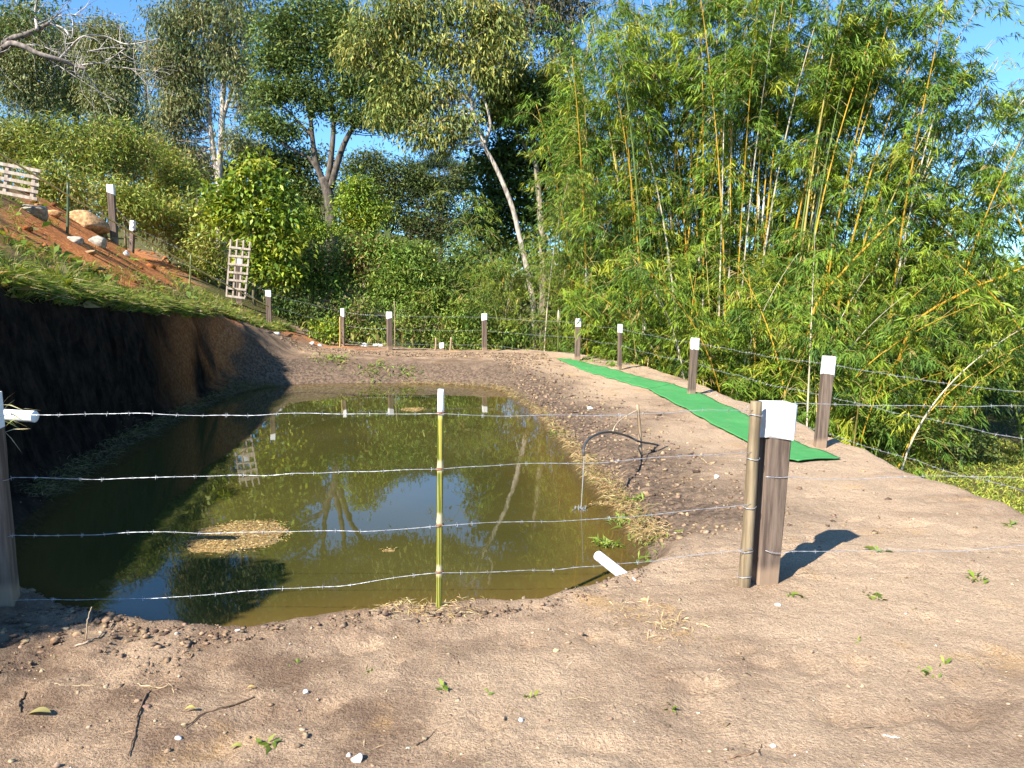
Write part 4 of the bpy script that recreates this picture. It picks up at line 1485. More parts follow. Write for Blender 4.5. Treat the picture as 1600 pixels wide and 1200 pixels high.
for (lab, d, ell, sd, cols, lf) in [
    ('light green bush left of the middle distance, under the dark tree', 30, [(560, 292, 26, 18), (548, 318, 26, 20), (580, 330, 28, 20), (558, 350, 30, 18)], 191, BRT, (.16, .055)),
    ('small light bush at foot of the spreading tree', 31, [(478, 340, 22, 18), (500, 360, 26, 18), (465, 365, 24, 16)], 192, BRT, (.15, .055)),
    ('reddish tipped shrub above the middle of far bank', 26.5, [(560, 395, 38, 26), (590, 385, 24, 18), (545, 425, 36, 26)], 193, GRN + [(.2, .12, .05)], (.17, .05)),
    ('broad green shrub behind the yellow stake', 26, [(490, 405, 40, 28), (470, 440, 40, 28), (510, 445, 40, 30)], 194, GRN, (.17, .05)),
    ('tall green shrub behind the post right of white stones', 26, [(620, 415, 36, 30), (650, 405, 30, 26), (600, 450, 40, 30), (640, 455, 36, 30)], 195, GRN, (.18, .05)),
    ('green shrub at the right end of the far shrub row', 26, [(675, 440, 28, 28), (685, 480, 26, 30), (665, 500, 28, 26)], 196, GRN, (.18, .05)),
    ('low shaded shrub touching fence right of corner post', 24.6, [(470, 485, 34, 22), (500, 500, 32, 22), (450, 470, 26, 22)], 197, DRK + [(.1, .12, .03)], (.14, .04)),
    ('low shrub with dry stems behind the yellow stake', 24.8, [(550, 490, 36, 24), (580, 515, 34, 18), (540, 520, 28, 16)], 198, GRN + [(.2, .15, .07)], (.14, .04)),
    ('low shrub behind the far bank left of middle post', 24.8, [(630, 505, 34, 24), (660, 525, 34, 16), (700, 525, 26, 18)], 199, GRN + [(.18, .13, .06)], (.14, .04)),
    ('low leafy shrub behind the far bank under small leaved bamboo', 24.4, [(730, 500, 30, 26), (770, 520, 34, 22), (740, 535, 34, 14), (800, 530, 30, 18)], 200, GRN, (.15, .045)),
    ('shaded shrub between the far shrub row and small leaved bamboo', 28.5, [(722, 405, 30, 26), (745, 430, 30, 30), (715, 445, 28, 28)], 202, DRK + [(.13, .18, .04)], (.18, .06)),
    ('fresh bright green seedling bush beside the thin far post', 22.9, [(510, 512, 11, 9), (516, 522, 10, 7), (505, 523, 9, 6)], 201, BRT, (.12, .05)),
]:
    bx = np.mean([e[0] for e in ell])
    by = max(e[1] + e[3] for e in ell)
    plant('leafy_shrub', lab, 'shrub', d, [([(bx, by + 12), (bx, by - 20), (bx + 3, by - 50)], .03, .012), ([(bx, by + 4), (bx - 20, by - 35), (bx - 26, by - 55)], .02, .008), ([(bx + 1, by + 4), (bx + 20, by - 35), (bx + 24, by - 50)], .02, .008)] if sd != 201 else [([(bx, by + 2), (bx, by - 10)], .01, .006)],
          ell, sd, leaf=lf, n_tw=58, per=36, rt=.22, cols=cols, droop=.2, out=.6, up=.6, trunk_name='stem', gate=.22, bark=(.22, .17, .12), twig_r=.008)
# bushes on the hillside at the left
for (lab, d, ell, sd, cols) in [
    ('olive hillside bush above the pallet at left edge', 25, [(30, 215, 45, 26), (-20, 225, 40, 30), (60, 245, 34, 22)], 211, HIL),
    ('tall light green hillside bush left of the tall post', 26, [(115, 215, 34, 30), (150, 225, 34, 34), (130, 262, 44, 30)], 212, HIL),
    ('light green hillside bush right of the tall post', 27, [(190, 215, 30, 28), (215, 235, 28, 26), (195, 270, 34, 28)], 213, HIL),
    ('dull hillside bush below the two trunked eucalyptus', 29, [(255, 255, 36, 26), (285, 280, 36, 26), (245, 295, 34, 24)], 214, HIL),
    ('low hillside bush behind the green stake and boulder', 22.5, [(80, 275, 36, 22), (110, 295, 34, 20), (60, 290, 20, 14)], 215, HIL),
    ('low hillside bush just behind the tall slope post', 25, [(160, 300, 34, 24), (200, 310, 34, 22), (225, 330, 30, 20)], 216, HIL),
    ('yellowish hillside bush between short leaning post and lattice', 26.5, [(270, 325, 36, 26), (305, 345, 30, 26), (250, 355, 32, 22), (290, 380, 32, 20)], 217, HIL),
    ('low weedy bush just left of the lattice frame', 25.2, [(325, 375, 24, 26), (335, 410, 20, 22), (310, 410, 24, 18)], 218, HIL),
]:
    bx = np.mean([e[0] for e in ell])
    by = max(e[1] + e[3] for e in ell)
    plant('hillside_bush', lab, 'shrub', d, [([(bx, by + 6), (bx, by - 25), (bx + 3, by - 50)], .035, .012), ([(bx, by), (bx - 18, by - 40)], .02, .008), ([(bx, by), (bx + 18, by - 40)], .02, .008)],
          ell, sd, leaf=(.17, .042), n_tw=62, per=34, rt=.27, cols=cols, droop=.1, out=.5, up=.5, trunk_name='stem', gate=.22, bark=(.24, .19, .12), twig_r=.008)

# leafy bush on the bank just left of the view: its shade lies on the near left water
bb_ = np.array([-5.3, 1.72, hz(-5.3, 1.72)])
rr = np.random.default_rng(299)
root = thing('leafy_shrub', 'leafy bush on bank beyond the left edge, shading near left water', 'shrub', bb_)
tube_obj('stem', spline([bb_ - np.array([0, 0, .1]), bb_ + np.array([.05, 0, .3]), np.array([bb_[0], bb_[1] + .05, 3.2])], 8), np.linspace(.05, .02, 8), M['bark'], root, 6, (.2, .16, .1))
n = 14000
P = unit(rr.normal(size=(n, 3))) * rr.random((n, 1)) ** .4 * np.array([.95, .75, .75]) + np.array([bb_[0], bb_[1], 2.95])
V, F = leaves(P, rr.normal(size=P.shape), rr.uniform(.08, .15, n), rr.uniform(.03, .06, n), rr)
np_obj('foliage', V, F, M['leaf'], root, palette(n, GRN, rr))
# bare branched tree leaning in from the left
r_ = np.random.default_rng(301)
tb = np.array([-9.4, 10.2, hz(-9.4, 10.2)])
root = thing('bare_tree', 'bare branched tree reaching in at the upper left corner', 'tree', tb)
fork = np.array([-8.9, 10.4, tb[2] + 1.6])
tube_obj('trunk', spline([tb - np.array([0, 0, .2]), tb + np.array([.1, 0, .8]), fork], 10), np.linspace(.11, .08, 10), M['bark'], root, 8, (.16, .13, .11))
DB = 10.5
mains = [([(-40, 78), (20, 68), (60, 84), (95, 94), (118, 103), (135, 107)], .05, .018), ([(-40, 66), (25, 58), (58, 46), (76, 36)], .05, .022), ([(92, 93), (110, 74), (130, 57), (165, 57), (200, 69), (250, 60)], .016, .004),
         ([(118, 103), (140, 100), (165, 96), (195, 76)], .014, .004), ([(76, 36), (100, 45), (112, 60), (113, 30), (103, 12)], .016, .004), ([(118, 104), (119, 122)], .012, .006), ([(128, 107), (145, 130), (170, 165)], .012, .003),
         ([(60, 84), (95, 105), (118, 120)], .008, .003), ([(76, 36), (90, 25), (130, 22)], .01, .003), ([(58, 46), (55, 20), (60, -10)], .02, .008), ([(140, 80), (170, 75), (203, 76)], .01, .003), ([(175, 105), (205, 108), (230, 132)], .006, .002), ([(40, 70), (65, 72), (85, 80)], .008, .003)]
samp = []
for i, (pl, r0, r1) in enumerate(mains):
    P = [at(x, y, DB + .1 * r_.normal()) for x, y in pl]
    if i < 2: P = [fork] + P
    P = spline(P, 7 * len(P))
    tube_obj('limb', P, np.linspace(r0, r1, len(P)), M['bark'], root, 6, (.2, .165, .14) if r0 > .03 else (.42, .37, .33))
    samp.append(P)
T = Tubes()
for P in samp:
    for k in range(9):
        a = P[r_.integers(3, len(P))]
        dr = unit(np.array([r_.normal(), r_.normal() * .5, r_.normal() * .8])) + np.array([.5, 0, 0])
        q = a + dr * r_.uniform(.2, .6)
        T.add(spline([a, (a + q) / 2 + r_.normal(size=3) * .05, q], 6), np.linspace(.005, .0015, 6), 3, (.45, .4, .36), cap=False)
T.obj('twigs', M['bark'], root)['kind'] = 'stuff'
P = np.vstack([at(55, 12, DB) + r_.normal(size=(160, 3)) * np.array([.28, .2, .14]), at(15, 40, DB) + r_.normal(size=(120, 3)) * np.array([.2, .2, .12])])
V, F = leaves(P, r_.normal(size=P.shape), r_.uniform(.05, .09, len(P)), r_.uniform(.025, .04, len(P)), r_)
np_obj('foliage', V, F, M['leaf'], root, palette(len(P), DRK, r_))

# ------------------------------------------------------------------ bamboo
SMALL = [(0.11, 0.18, 0.028), (0.15, 0.22, 0.03), (0.07, 0.125, 0.024), (0.2, .25, .035)]
NB = 0
def bpos(px, d):
    return (px - 800) / FPX * (d * CP + .2)
for (lab, px, d, n, sp, h0, h1, sd, kw) in [
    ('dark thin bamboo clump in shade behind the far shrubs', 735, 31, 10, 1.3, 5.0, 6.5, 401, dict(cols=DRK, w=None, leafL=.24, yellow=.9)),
    ('small leaved green bamboo thicket behind the far bank', 755, 26.0, 12, 1.3, 4.0, 6.0, 402, dict(cols=SMALL, w=None, leafL=.22, yellow=.2, culm_r=.02, zlo=.3, gate=.3)),
    ('small leaved green bamboo thicket left of the far carpet end', 860, 24.6, 14, 1.6, 5.0, 7.5, 403, dict(cols=SMALL, w=None, leafL=.22, yellow=.2, culm_r=.022, zlo=.3, gate=.27)),
    ('bamboo clump behind the post at the far carpet end', 945, 24.2, 12, 1.4, 8.0, 11.5, 404, dict(leafL=.28, gate=.30)),
    ('bamboo clump with orange culms behind the thin post', 1030, 23.4, 13, 1.4, 10.0, 13.0, 405, dict(bare=(4.2, 6.2), gate=.35, canes=9)),
    ('tall bamboo clump with many culms behind the carpet middle', 1120, 22.4, 14, 1.4, 11, 14, 406, dict(bare=(3.6, 6.5), gate=.40, canes=12)),
    ('tall yellow bamboo clump left of the leaning bamboo culms', 1200, 21.4, 14, 1.3, 11, 14, 407, dict(bare=(3.0, 6.0), lean=(.6, 0), gate=.40, canes=13)),
    ('tall bamboo clump whose culms lean to the right', 1265, 20.8, 14, 1.2, 10, 13, 408, dict(lean=(1.1, 0), bare=(2.8, 5.0), gate=.40, canes=10)),
    ('wide leafy bamboo clump right of the leaning culms', 1375, 20.4, 13, 1.2, 8, 12, 409, dict(lean=(.9, -.3), gate=.36)),
    ('bamboo clump at the right edge with arching low culms', 1470, 20.6, 10, 1.2, 6.0, 9.5, 410, dict(lean=(1.2, -.5), gate=.38)),
    ('low leafy bamboo overhanging the dirt edge behind the near carpet end', 1215, 17.6, 9, 1.3, 2.4, 4.6, 411, dict(zlo=.2, lean=(.2, -.5), culm_r=.02)),
    ('bright low bamboo plume behind the leaning white topped post', 1335, 16.4, 10, 1.4, 2.6, 5.2, 412, dict(zlo=.2, lean=(.4, -.5), culm_r=.02)),
    ('low bamboo growth right of the bright plume by the barbed wire', 1440, 18.4, 9, 1.3, 2.2, 4.0, 413, dict(zlo=.2, lean=(.6, -.3), culm_r=.02)),
    ('low bamboo growth behind the carpet between two posts', 1040, 20.3, 9, 1.2, 2.4, 4.8, 414, dict(zlo=.2, culm_r=.018)),
    ('low bamboo growth behind the carpet halfway post', 1125, 19.2, 9, 1.2, 2.4, 5.0, 415, dict(zlo=.2, culm_r=.018)),
    ('arching bamboo reaching in from beyond the right edge', 1690, 17.6, 9, 1.2, 5.5, 8.5, 416, dict(lean=(-1.8, -.3), gate=.40)),
    ('rear bamboo stand seen through gaps left of the tallest culms', 990, 28.0, 12, 2.0, 9, 12.5, 417, dict(leafL=.44, dens=.42, gate=.2)),
    ('rear bamboo stand seen through gaps between the tallest culms', 1150, 27.0, 12, 2.0, 10, 13.5, 418, dict(leafL=.44, dens=.42, gate=.2)),
    ('rear bamboo stand behind the culms leaning right', 1290, 26.0, 11, 2.0, 8, 12, 419, dict(leafL=.44, dens=.42, gate=.2, lean=(.8, 0))),
    ('rear low bamboo stand between the leaning culms and right edge', 1440, 27.0, 10, 2.2, 5, 8, 420, dict(leafL=.40, dens=.45, gate=.36)),
    ('distant bamboo stand at far right behind arching bamboo', 1570, 29.0, 10, 2.4, 5, 7.5, 421, dict(leafL=.42, dens=.45, gate=.3)),
]:
    _, nn = bamboo(lab, bpos(px, d), d, n, sp, h0, h1, sd, **kw)
    NB += nn
# two big culms slanting out to the right
for (lab, pts, sd) in [('thick orange bamboo culm slanting low to the right', [(1430, 505, 18.5), (1510, 455, 17.6), (1560, 435, 17.0), (1640, 400, 16.2)], 1),
                       ('orange bamboo culm slanting across the bright plume', [(1275, 478, 18.0), (1320, 422, 17.6), (1345, 395, 17.4), (1400, 340, 17.0)], 2)]:
    P = [at(*q) for q in pts]
    g0 = P[0] - (P[1] - P[0]) * 1.2
    g0[2] = hz(g0[0], g0[1]) - .1
    P = [g0, g0 * .35 + P[0] * .65 - np.array([0, 0, .15])] + P
    S_ = spline(P, 50)
    root = thing('slanting_culm', lab, 'bamboo', g0)
    tube_obj('culm', S_, np.linspace(.042, .02, 50) * (1 + .14 * (np.arange(50) % 3 == 0)), M['culm'], root, 8, (.5, .29, .03))
    rr = np.random.default_rng(450 + sd)
    Q = S_[rr.integers(28, 50, 150)] + rr.normal(size=(150, 3)) * np.array([.35, .3, .22])
    nl = 7
    D = np.repeat(rr.normal(size=(150, 1, 3)) * .5 + np.array([.3, -.1, -.2]), nl, 1) + rr.normal(size=(150, nl, 3)) * .6
    Pq = np.repeat(Q[:, None], nl, 1).reshape(-1, 3)
    Lq = .21 * rr.uniform(.6, 1.1, len(Pq))
    V, F = leaves(Pq, D.reshape(-1, 3), Lq, Lq * .13, rr, .2, .2, .7)
    np_obj('foliage', V, F, M['leaf'], root, palette(len(Pq), BAM, rr, .15, BAMW))

# trees on the low ground at the right
for (lab, px, d, ell, tr, sd) in [
    ('small tree with pale stems on low ground at right edge', 1580, 24, [(1560, 610, 34, 22), (1600, 600, 34, 26), (1585, 570, 34, 24)], [(1578, 690), (1574, 650), (1570, 610)], 461),
    ('small shrubby tree under the bamboo right of the dirt edge', 1510, 25, [(1500, 615, 30, 20), (1525, 600, 28, 20), (1490, 595, 22, 18)], [(1512, 680), (1508, 645), (1505, 610)], 462),
    ('low round bush on the grass beyond the dirt edge', 1500, 17.5, [(1500, 690, 30, 14), (1530, 700, 26, 12), (1480, 680, 22, 14)], [(1500, 715), (1500, 695)], 463)]:
    plant('small_tree' if sd < 463 else 'round_bush', lab, 'tree' if sd < 463 else 'shrub', d, [(tr, .05, .03)] + ([([(px + 14, tr[0][1]), (px + 12, tr[1][1]), (px + 8, tr[2][1])], .045, .025)] if sd < 463 else []), ell, sd, leaf=(.15, .05), n_tw=50, per=30, rt=.22, cols=[(.1, .14, .04), (.07, .11, .03), (.14, .17, .05)], gate=.15, bark=(.4, .36, .3))

# ------------------------------------------------------------------ far wood on the hill
r_ = np.random.default_rng(500)
LV = Leaves()
tw = Tubes()
n = 190
yy = r_.uniform(55, 105, n)
xx = yy * r_.uniform(-1.0, .95, n)
zz_ = H(xx, yy)
for x, y, z in zip(xx, yy, zz_):
    hgt = r_.uniform(3.0, 6.5)
    rx = r_.uniform(1.6, 3.2)
    m = 160
    q = unit(r_.normal(size=(m, 3))) * r_.random((m, 1)) ** .4 * np.array([rx, rx, hgt * .42]) + np.array([x, y, z + hgt * .62])
    q[:, 2] += .5 * (vnoise(q[:, 0] * 1.5, q[:, 1] * 1.5, q[:, 2] * 1.5) - .5)
    V, F = leaves(q, r_.normal(size=q.shape), r_.uniform(.6, 1.1, m), r_.uniform(.3, .5, m), r_)
    base = np.array([(.1, .13, .04), (.135, .16, .05), (.075, .105, .035), (.165, .17, .055)][r_.integers(4)])
    LV.add(V, F, np.clip(base * (1 + .2 * r_.normal(size=(m, 1))), .01, 1))
    tw.add([(x, y, z - .2), (x + .1, y, z + hgt * .6)], [.14, .06], 4, (.2, .16, .12), cap=False)
fw = LV.obj('distant_wood', M['leaf'], None)
tag(fw, 'far off wooded hillside behind the trees', 'wood', None, 'stuff')
tk = tw.obj('wood_trunks', M['bark'], fw)
tk['kind'] = 'stuff'

# ------------------------------------------------------------------ undergrowth and grass
def blades(name, label, cat, P, D, L, Wd, cols, rng, w=None, mat='grass', jit=.18):
    V, F = leaves(P, D, L, Wd, rng, .1, .35, .3)
    o = np_obj(name, V, F, M[mat], None, palette(len(P), cols, rng, jit, w))
    return tag(o, label, cat, None, 'stuff')


r_ = np.random.default_rng(601)
# rough growth over the hillside and behind the fence
n = 64000
yy = 9 + 36 * r_.random(n) ** 1.3
xx = yy * r_.uniform(-1.05, 1.0, n)
ok = sdpoly(YARD, xx, yy) > .25 + .25 * r_.normal(size=n)
sdr = sdpoly(red_poly, xx, yy)
ok &= sdr > 0.25
ok &= ~((xx > 4.2) & (yy < 21) & (xx > yy * .42))
ok &= ~((xx > 3) & (yy < 14) & (sdpoly(CREST, xx, yy) < 1.0))
xx, yy = xx[ok], yy[ok]
n = len(xx)
P = np.stack([xx, yy, H(xx, yy) - .02], -1)
D = np.stack([r_.normal(size=n) * .45, r_.normal(size=n) * .45, np.ones(n)], -1)
clump = fbm(xx * .8, yy * .8, oct=3)
right = xx > 4
L = r_.uniform(.18, .5, n) * (.5 + 1.3 * clump) * np.where(right, .4, 1)
P[:, 2] += r_.random(n) * .5 * clump * np.where(right, .25, 1)
blades('undergrowth', 'rough weeds covering the hillside and ground behind the fences', 'undergrowth', P, D, L, L * r_.uniform(.06, .2, n), [(.18, .2, .04), (.25, .235, .055), (.12, .155, .03), (.33, .26, .11), (.15, .2, .035)], r_)
# grass on the strip above the cut bank, hanging over its edge
n = 70000
yy = 2.3 + 20.5 * r_.random(n) ** 1.15
tt = np.where(r_.random(n) < .5, np.abs(r_.normal(size=n)) * .16, r_.uniform(0, 3.6, n))
xw_ = np.interp(yy, WY, WX) + 0.22 * (fbm(yy * 0.9, yy * 0 + 3.3, oct=3) - 0.5)
xx = xw_ - tt
dens = fbm(xx * 1.4, yy * 1.4, oct=3)
sdr = sdpoly(red_poly, xx, yy)
ok = ((sdr > -.1 + .25 * r_.normal(size=n)) | (fbm(xx * 2.1 + 3, yy * 2.1, oct=3) > .62)) & (dens > .36 + .1 * (tt > 1.2)) & (tt > -.04) & ~((yy > 18) & (tt < .15) & (r_.random(n) < .75))
xx, yy, tt = xx[ok], yy[ok], tt[ok]
n = len(xx)
P = np.stack([xx, yy, H(xx, yy) - .01], -1)
hang = np.clip(1 - tt / .35, 0, 1)
D = np.stack([r_.normal(size=n) * .9 + hang * .3, r_.normal(size=n) * .9, 1.0 - hang * .3], -1)
L = r_.uniform(.06, .26, n) * (.7 + 1.2 * fbm(xx * 3, yy * 3, oct=3) ** 2 * 2)
broad = r_.random(n) < .12
L = np.where(broad, L * .6, L)
blades('bank_grass', 'green grass on top of the cut bank hanging over its edge', 'grass', P, D, L, np.where(broad, L * .4, r_.uniform(.006, .014, n)), [(.19, .255, .03), (.13, .195, .027), (.26, .28, .045), (.36, .29, .13), (.09, .14, .025)], r_)
# short turf on the low ground at the right
n = 34000
yy = 8 + 13 * r_.random(n)
xx = 4.4 + 8.5 * r_.random(n)
ok = sdpoly(CREST, xx, yy) > .55
xx, yy = xx[ok], yy[ok]
n = len(xx)
P = np.stack([xx, yy, H(xx, yy) - .01], -1)
D = np.stack([r_.normal(size=n) * .6, r_.normal(size=n) * .6, np.ones(n)], -1)
L = r_.uniform(.08, .24, n)
blades('low_grass', 'yellow green grass on the low ground beyond the dirt edge', 'grass', P, D, L, r_.uniform(.012, .025, n), [(.36, .39, .05), (.29, .34, .045), (.42, .40, .08), (.2, .27, .04)], r_)
# dry roots and straw along the right and far water line
rp_ = [hitz(px, py, WATER_Z) for px, py in [(1004, 845), (975, 805), (940, 765), (915, 738), (890, 703), (860, 667), (830, 640), (800, 620), (768, 606), (700, 601), (620, 599)]]
LN = spline(np.array(rp_), 400)
n = 9000
idx = (r_.random(n) ** 1.5 * 399).astype(int)
q = LN[idx] + np.stack([np.abs(r_.normal(size=n)) * .09, r_.normal(size=n) * .07, np.zeros(n)], -1)
q[:, 2] = np.maximum(H(q[:, 0], q[:, 1]), WATER_Z) + r_.random(n) * .05
D = np.stack([r_.normal(size=n) - .2, r_.normal(size=n), r_.normal(size=n) * .45], -1)
blades('dry_grass_fringe', 'dry straw coloured roots and grass along the right waterline', 'dry grass', q, D, r_.uniform(.05, .18, n), r_.uniform(.003, .008, n), [(.34, .24, .11), (.24, .16, .07), (.42, .33, .17), (.2, .2, .05)], r_, [.4, .35, .15, .1], 'straw')
# same along the shaded foot of the cut and the near lip
lp_ = np.array([hitz(px, py, WATER_Z) for px, py in [(62, 787), (140, 735), (225, 682), (300, 645), (360, 618), (395, 608), (430, 603)]])
LN = spline(lp_, 300)
n = 5000
q = LN[r_.integers(0, 300, n)] + r_.normal(size=(n, 3)) * .07
q[:, 0] -= .05
q[:, 2] = np.maximum(H(q[:, 0], q[:, 1]), WATER_Z) + r_.random(n) * .04
blades('dead_grass_line', 'dead grass along shaded waterline below the cut bank', 'dry grass', q, np.stack([r_.normal(size=n), r_.normal(size=n), r_.random(n) * .8], -1), r_.uniform(.06, .2, n), r_.uniform(.003, .007, n), [(.3, .22, .1), (.2, .15, .07), (.1, .12, .03)], r_, None, 'straw')


def tuft(name, label, px, py, n, hgt, spread, cols, seed, wide=.1, cat='weed', lean=.7):
    rr = np.random.default_rng(seed)
    p = hitT(px, py)
    P = p + np.stack([rr.normal(size=n) * spread, rr.normal(size=n) * spread, np.zeros(n)], -1)
    P[:, 2] = np.maximum(H(P[:, 0], P[:, 1]), WATER_Z) - .004
    D = np.stack([rr.normal(size=n) * lean, rr.normal(size=n) * lean, rr.uniform(.3, 1.1, n)], -1)
    L = hgt * rr.uniform(.5, 1.2, n)
    V, F = leaves(P, D, L, L * wide * rr.uniform(.7, 1.3, n), rr, .15, .3, .6)
    o = tag(np_obj(name, V, F, M['leaf'], None, palette(n, cols, rr, .15)), label, cat, 'little green weeds on the dirt')
    if spread > .12: o['kind'] = 'stuff'
    return o


WEED = [(.16, .24, .03), (.12, .19, .03), (.22, .28, .05)]
k = 0
for (px, py, n, hg, sp, lab) in [
    (693, 1078, 9, .07, .018, 'small green weed casting a shadow in middle foreground'), (421, 1167, 9, .06, .015, 'bright yellow green weed near the bottom, left of middle'), (1053, 1117, 7, .045, .012, 'tiny bright sprout right of the bottom middle'),
    (1366, 935, 12, .07, .03, 'low weed right of the large gate post'), (1445, 1057, 8, .06, .02, 'dark green weed in the right foreground'), (1474, 1043, 4, .07, .012, 'single leaning green leaf in the right foreground'),
    (1525, 908, 12, .08, .03, 'flat green weed near right edge below lowest wire'), (1372, 862, 8, .09, .025, 'green weed on the lowest right wire line'), (1240, 933, 10, .06, .018, 'pale grass shoots below the gate post foot'),
    (1585, 822, 9, .09, .03, 'green weed at the right edge of the dirt'), (1190, 905, 8, .05, .03, 'grass shoots at the foot of the gate post'), (830, 1090, 6, .05, .02, 'withered weed in the lower middle dirt'),
    (463, 1040, 5, .04, .02, 'faint green sprouts left of the foreground middle'), (580, 1052, 5, .04, .015, 'pale sprout in the foreground below the pond'), (1337, 1004, 5, .04, .015, 'tiny sprout in the dirt right of the gate post'), (765, 1083, 4, .04, .012, 'tiny yellow sprout beside the shadowed weed')]:
    tuft('weed', lab, px, py, n, hg, sp, WEED, 700 + k, .28)
    k += 1
for (px, py, n, hg, sp, lab) in [(992, 785, 40, .14, .05, 'leafy green weed hanging at the right water edge'), (978, 822, 70, .15, .06, 'broad weed patch on right water edge above the pipe'), (1012, 848, 60, .12, .08, 'yellowish weed patch in the right corner of pond'),
                               (945, 893, 50, .13, .05, 'green grass tuft around the white overflow pipe'), (1010, 880, 40, .1, .06, 'green grass right of the white overflow pipe'), (872, 682, 26, .2, .05, 'yellow green grass tuft at the waterline by the hose'),
                               (522, 562, 160, .22, .25, 'green weeds on left end of the far bank'), (585, 580, 140, .2, .28, 'green weeds low on the far bank above the water'), (635, 585, 90, .2, .16, 'smaller weed tuft low in middle of far bank'),
                               (135, 428, 120, .25, .3, 'broad leaved pale weed on the grassy bank top')]:
    tuft('grass_tuft', lab, px, py, n, hg, sp, WEED + [(.25, .22, .08)], 740 + k, .13 if k != 25 else .4, 'weed')
    k += 1
# stems by the post at the left edge
tuft('grass_tuft', 'dry grass stems sticking out beside the left edge post', 12, 930, 3, .1, .02, [(.4, .32, .15)], 790, .05)
rr = np.random.default_rng(795)
pl_ = at(4, 655, 4.6)
n = 16
Pp = pl_ + rr.normal(size=(n, 3)) * np.array([.02, .04, .05])
V, F = leaves(Pp, np.stack([rr.uniform(.4, 1, n), rr.normal(size=n) * .4, rr.normal(size=n) * .5], -1), rr.uniform(.08, .2, n), rr.uniform(.005, .01, n), rr)
# these grow on a stalk from the bank
T = Tubes().add(spline([(pl_[0] - .5, pl_[1] + .2, pl_[2] - 1.0), (pl_[0] - .2, pl_[1] + .1, pl_[2] - .4), tuple(pl_)], 10), np.linspace(.012, .006, 10), 5, (.3, .25, .12))
sp_ = thing('dry_stalk', 'dry leafy stalk next to the inlet pipe at left edge', 'weed', (pl_[0] - .5, pl_[1] + .2, pl_[2] - 1.0))
T.obj('stem', M['straw'], sp_)
np_obj('foliage', V, F, M['straw'], sp_, palette(n, [(.5, .42, .22), (.35, .35, .1)], rr))

# ------------------------------------------------------------------ litter on the dirt
r_ = np.random.default_rng(801)
ico = bmesh.new()
bmesh.ops.create_icosphere(ico, subdivisions=1, radius=1)
IV = np.array([v.co for v in ico.verts])
IF = np.array([[v.index for v in f.verts] for f in ico.faces])
ico.free()


def scatter(name, label, cat, P, S, cols, rng, mat, flat=.65):
    n = len(P)
    jit = np.clip(1 + .38 * rng.normal(size=(n, len(IV), 1)), .35, 1.8)
    V = IV[None] * jit * S[:, None, None] * np.array([1, 1, flat]) * rng.uniform(.7, 1.3, (n, 1, 3))
    V = V + P[:, None, :]
    F = IF[None] + (np.arange(n) * len(IV))[:, None, None]
    C = np.repeat(palette(n, cols, rng, .09), len(IF), 0)
    o = np_obj(name, V.reshape(-1, 3), F.reshape(-1, 3), M[mat], None, C)
    return tag(o, label, cat, None, 'stuff')


def dirt_pts(n, rng, ymin=2.1, ymax=13, pw=2.0):
    y = ymin + (ymax - ymin) * rng.random(n) ** pw
    x = y * rng.uniform(-.78, .78, n)
    ok = (sdpoly(POND, x, y) > .06) & (sdpoly(CREST, x, y) < .2) & (np.interp(y, WY, WX) - x < -.4)
    return x[ok], y[ok]


x, y = dirt_pts(3800, r_)
x, y = x[::14], y[::14]
scatter('pebbles', 'small pale pebbles scattered over the dirt', 'pebbles', np.stack([x, y, H(x, y) + .001], -1), .0025 + .006 * r_.random(len(x)) ** 3 + .0009 * y, [(.5, .42, .33), (.42, .32, .22), (.6, .55, .48), (.33, .24, .16), (.38, .28, .19)], r_, 'stone')
x, y = dirt_pts(1100, r_, pw=1.5)
scatter('soil_crumbs', 'crumbs of dry brown soil strewn over the ground', 'soil crumbs', np.stack([x, y, H(x, y) + .001], -1), .004 + .011 * r_.random(len(x)) ** 3 + .0009 * y, [(.25, .175, .115), (.33, .24, .16), (.2, .14, .095), (.38, .28, .18)], r_, 'clod')
# clods heaped at the left and along the near lip
y = r_.uniform(3.2, 4.9, 3200)
x = -1.5 - 2.4 * r_.random(3200)
ok = (sdpoly(POND, x, y) > .03) & (fbm(x * 2.2, y * 2.2) > .42)
x, y = x[ok], y[ok]
scatter('soil_clods', 'heap of dark broken clods at left of the near bank', 'soil clods', np.stack([x, y, H(x, y) + .004], -1), .004 + .02 * r_.random(len(x)) ** 5, [(.2, .14, .09), (.25, .17, .11), (.11, .075, .05), (.28, .185, .11)], r_, 'clod', .5)
LPW = spline(np.array([hitz(p[0], p[1], -0.01) for p in lip_px]), 300)
n = 520
q = LPW[r_.integers(0, 300, n)] + r_.normal(size=(n, 3)) * np.array([.05, .05, 0]) + np.array([0, .01, 0])
q[:, 2] = H(q[:, 0], q[:, 1]) + .004
scatter('lip_clods', 'crumbled dark clods edging the near waterline', 'soil clods', q, .004 + .016 * r_.random(n) ** 4, [(.2, .14, .095), (.28, .19, .12), (.11, .075, .055)], r_, 'clod', .5)
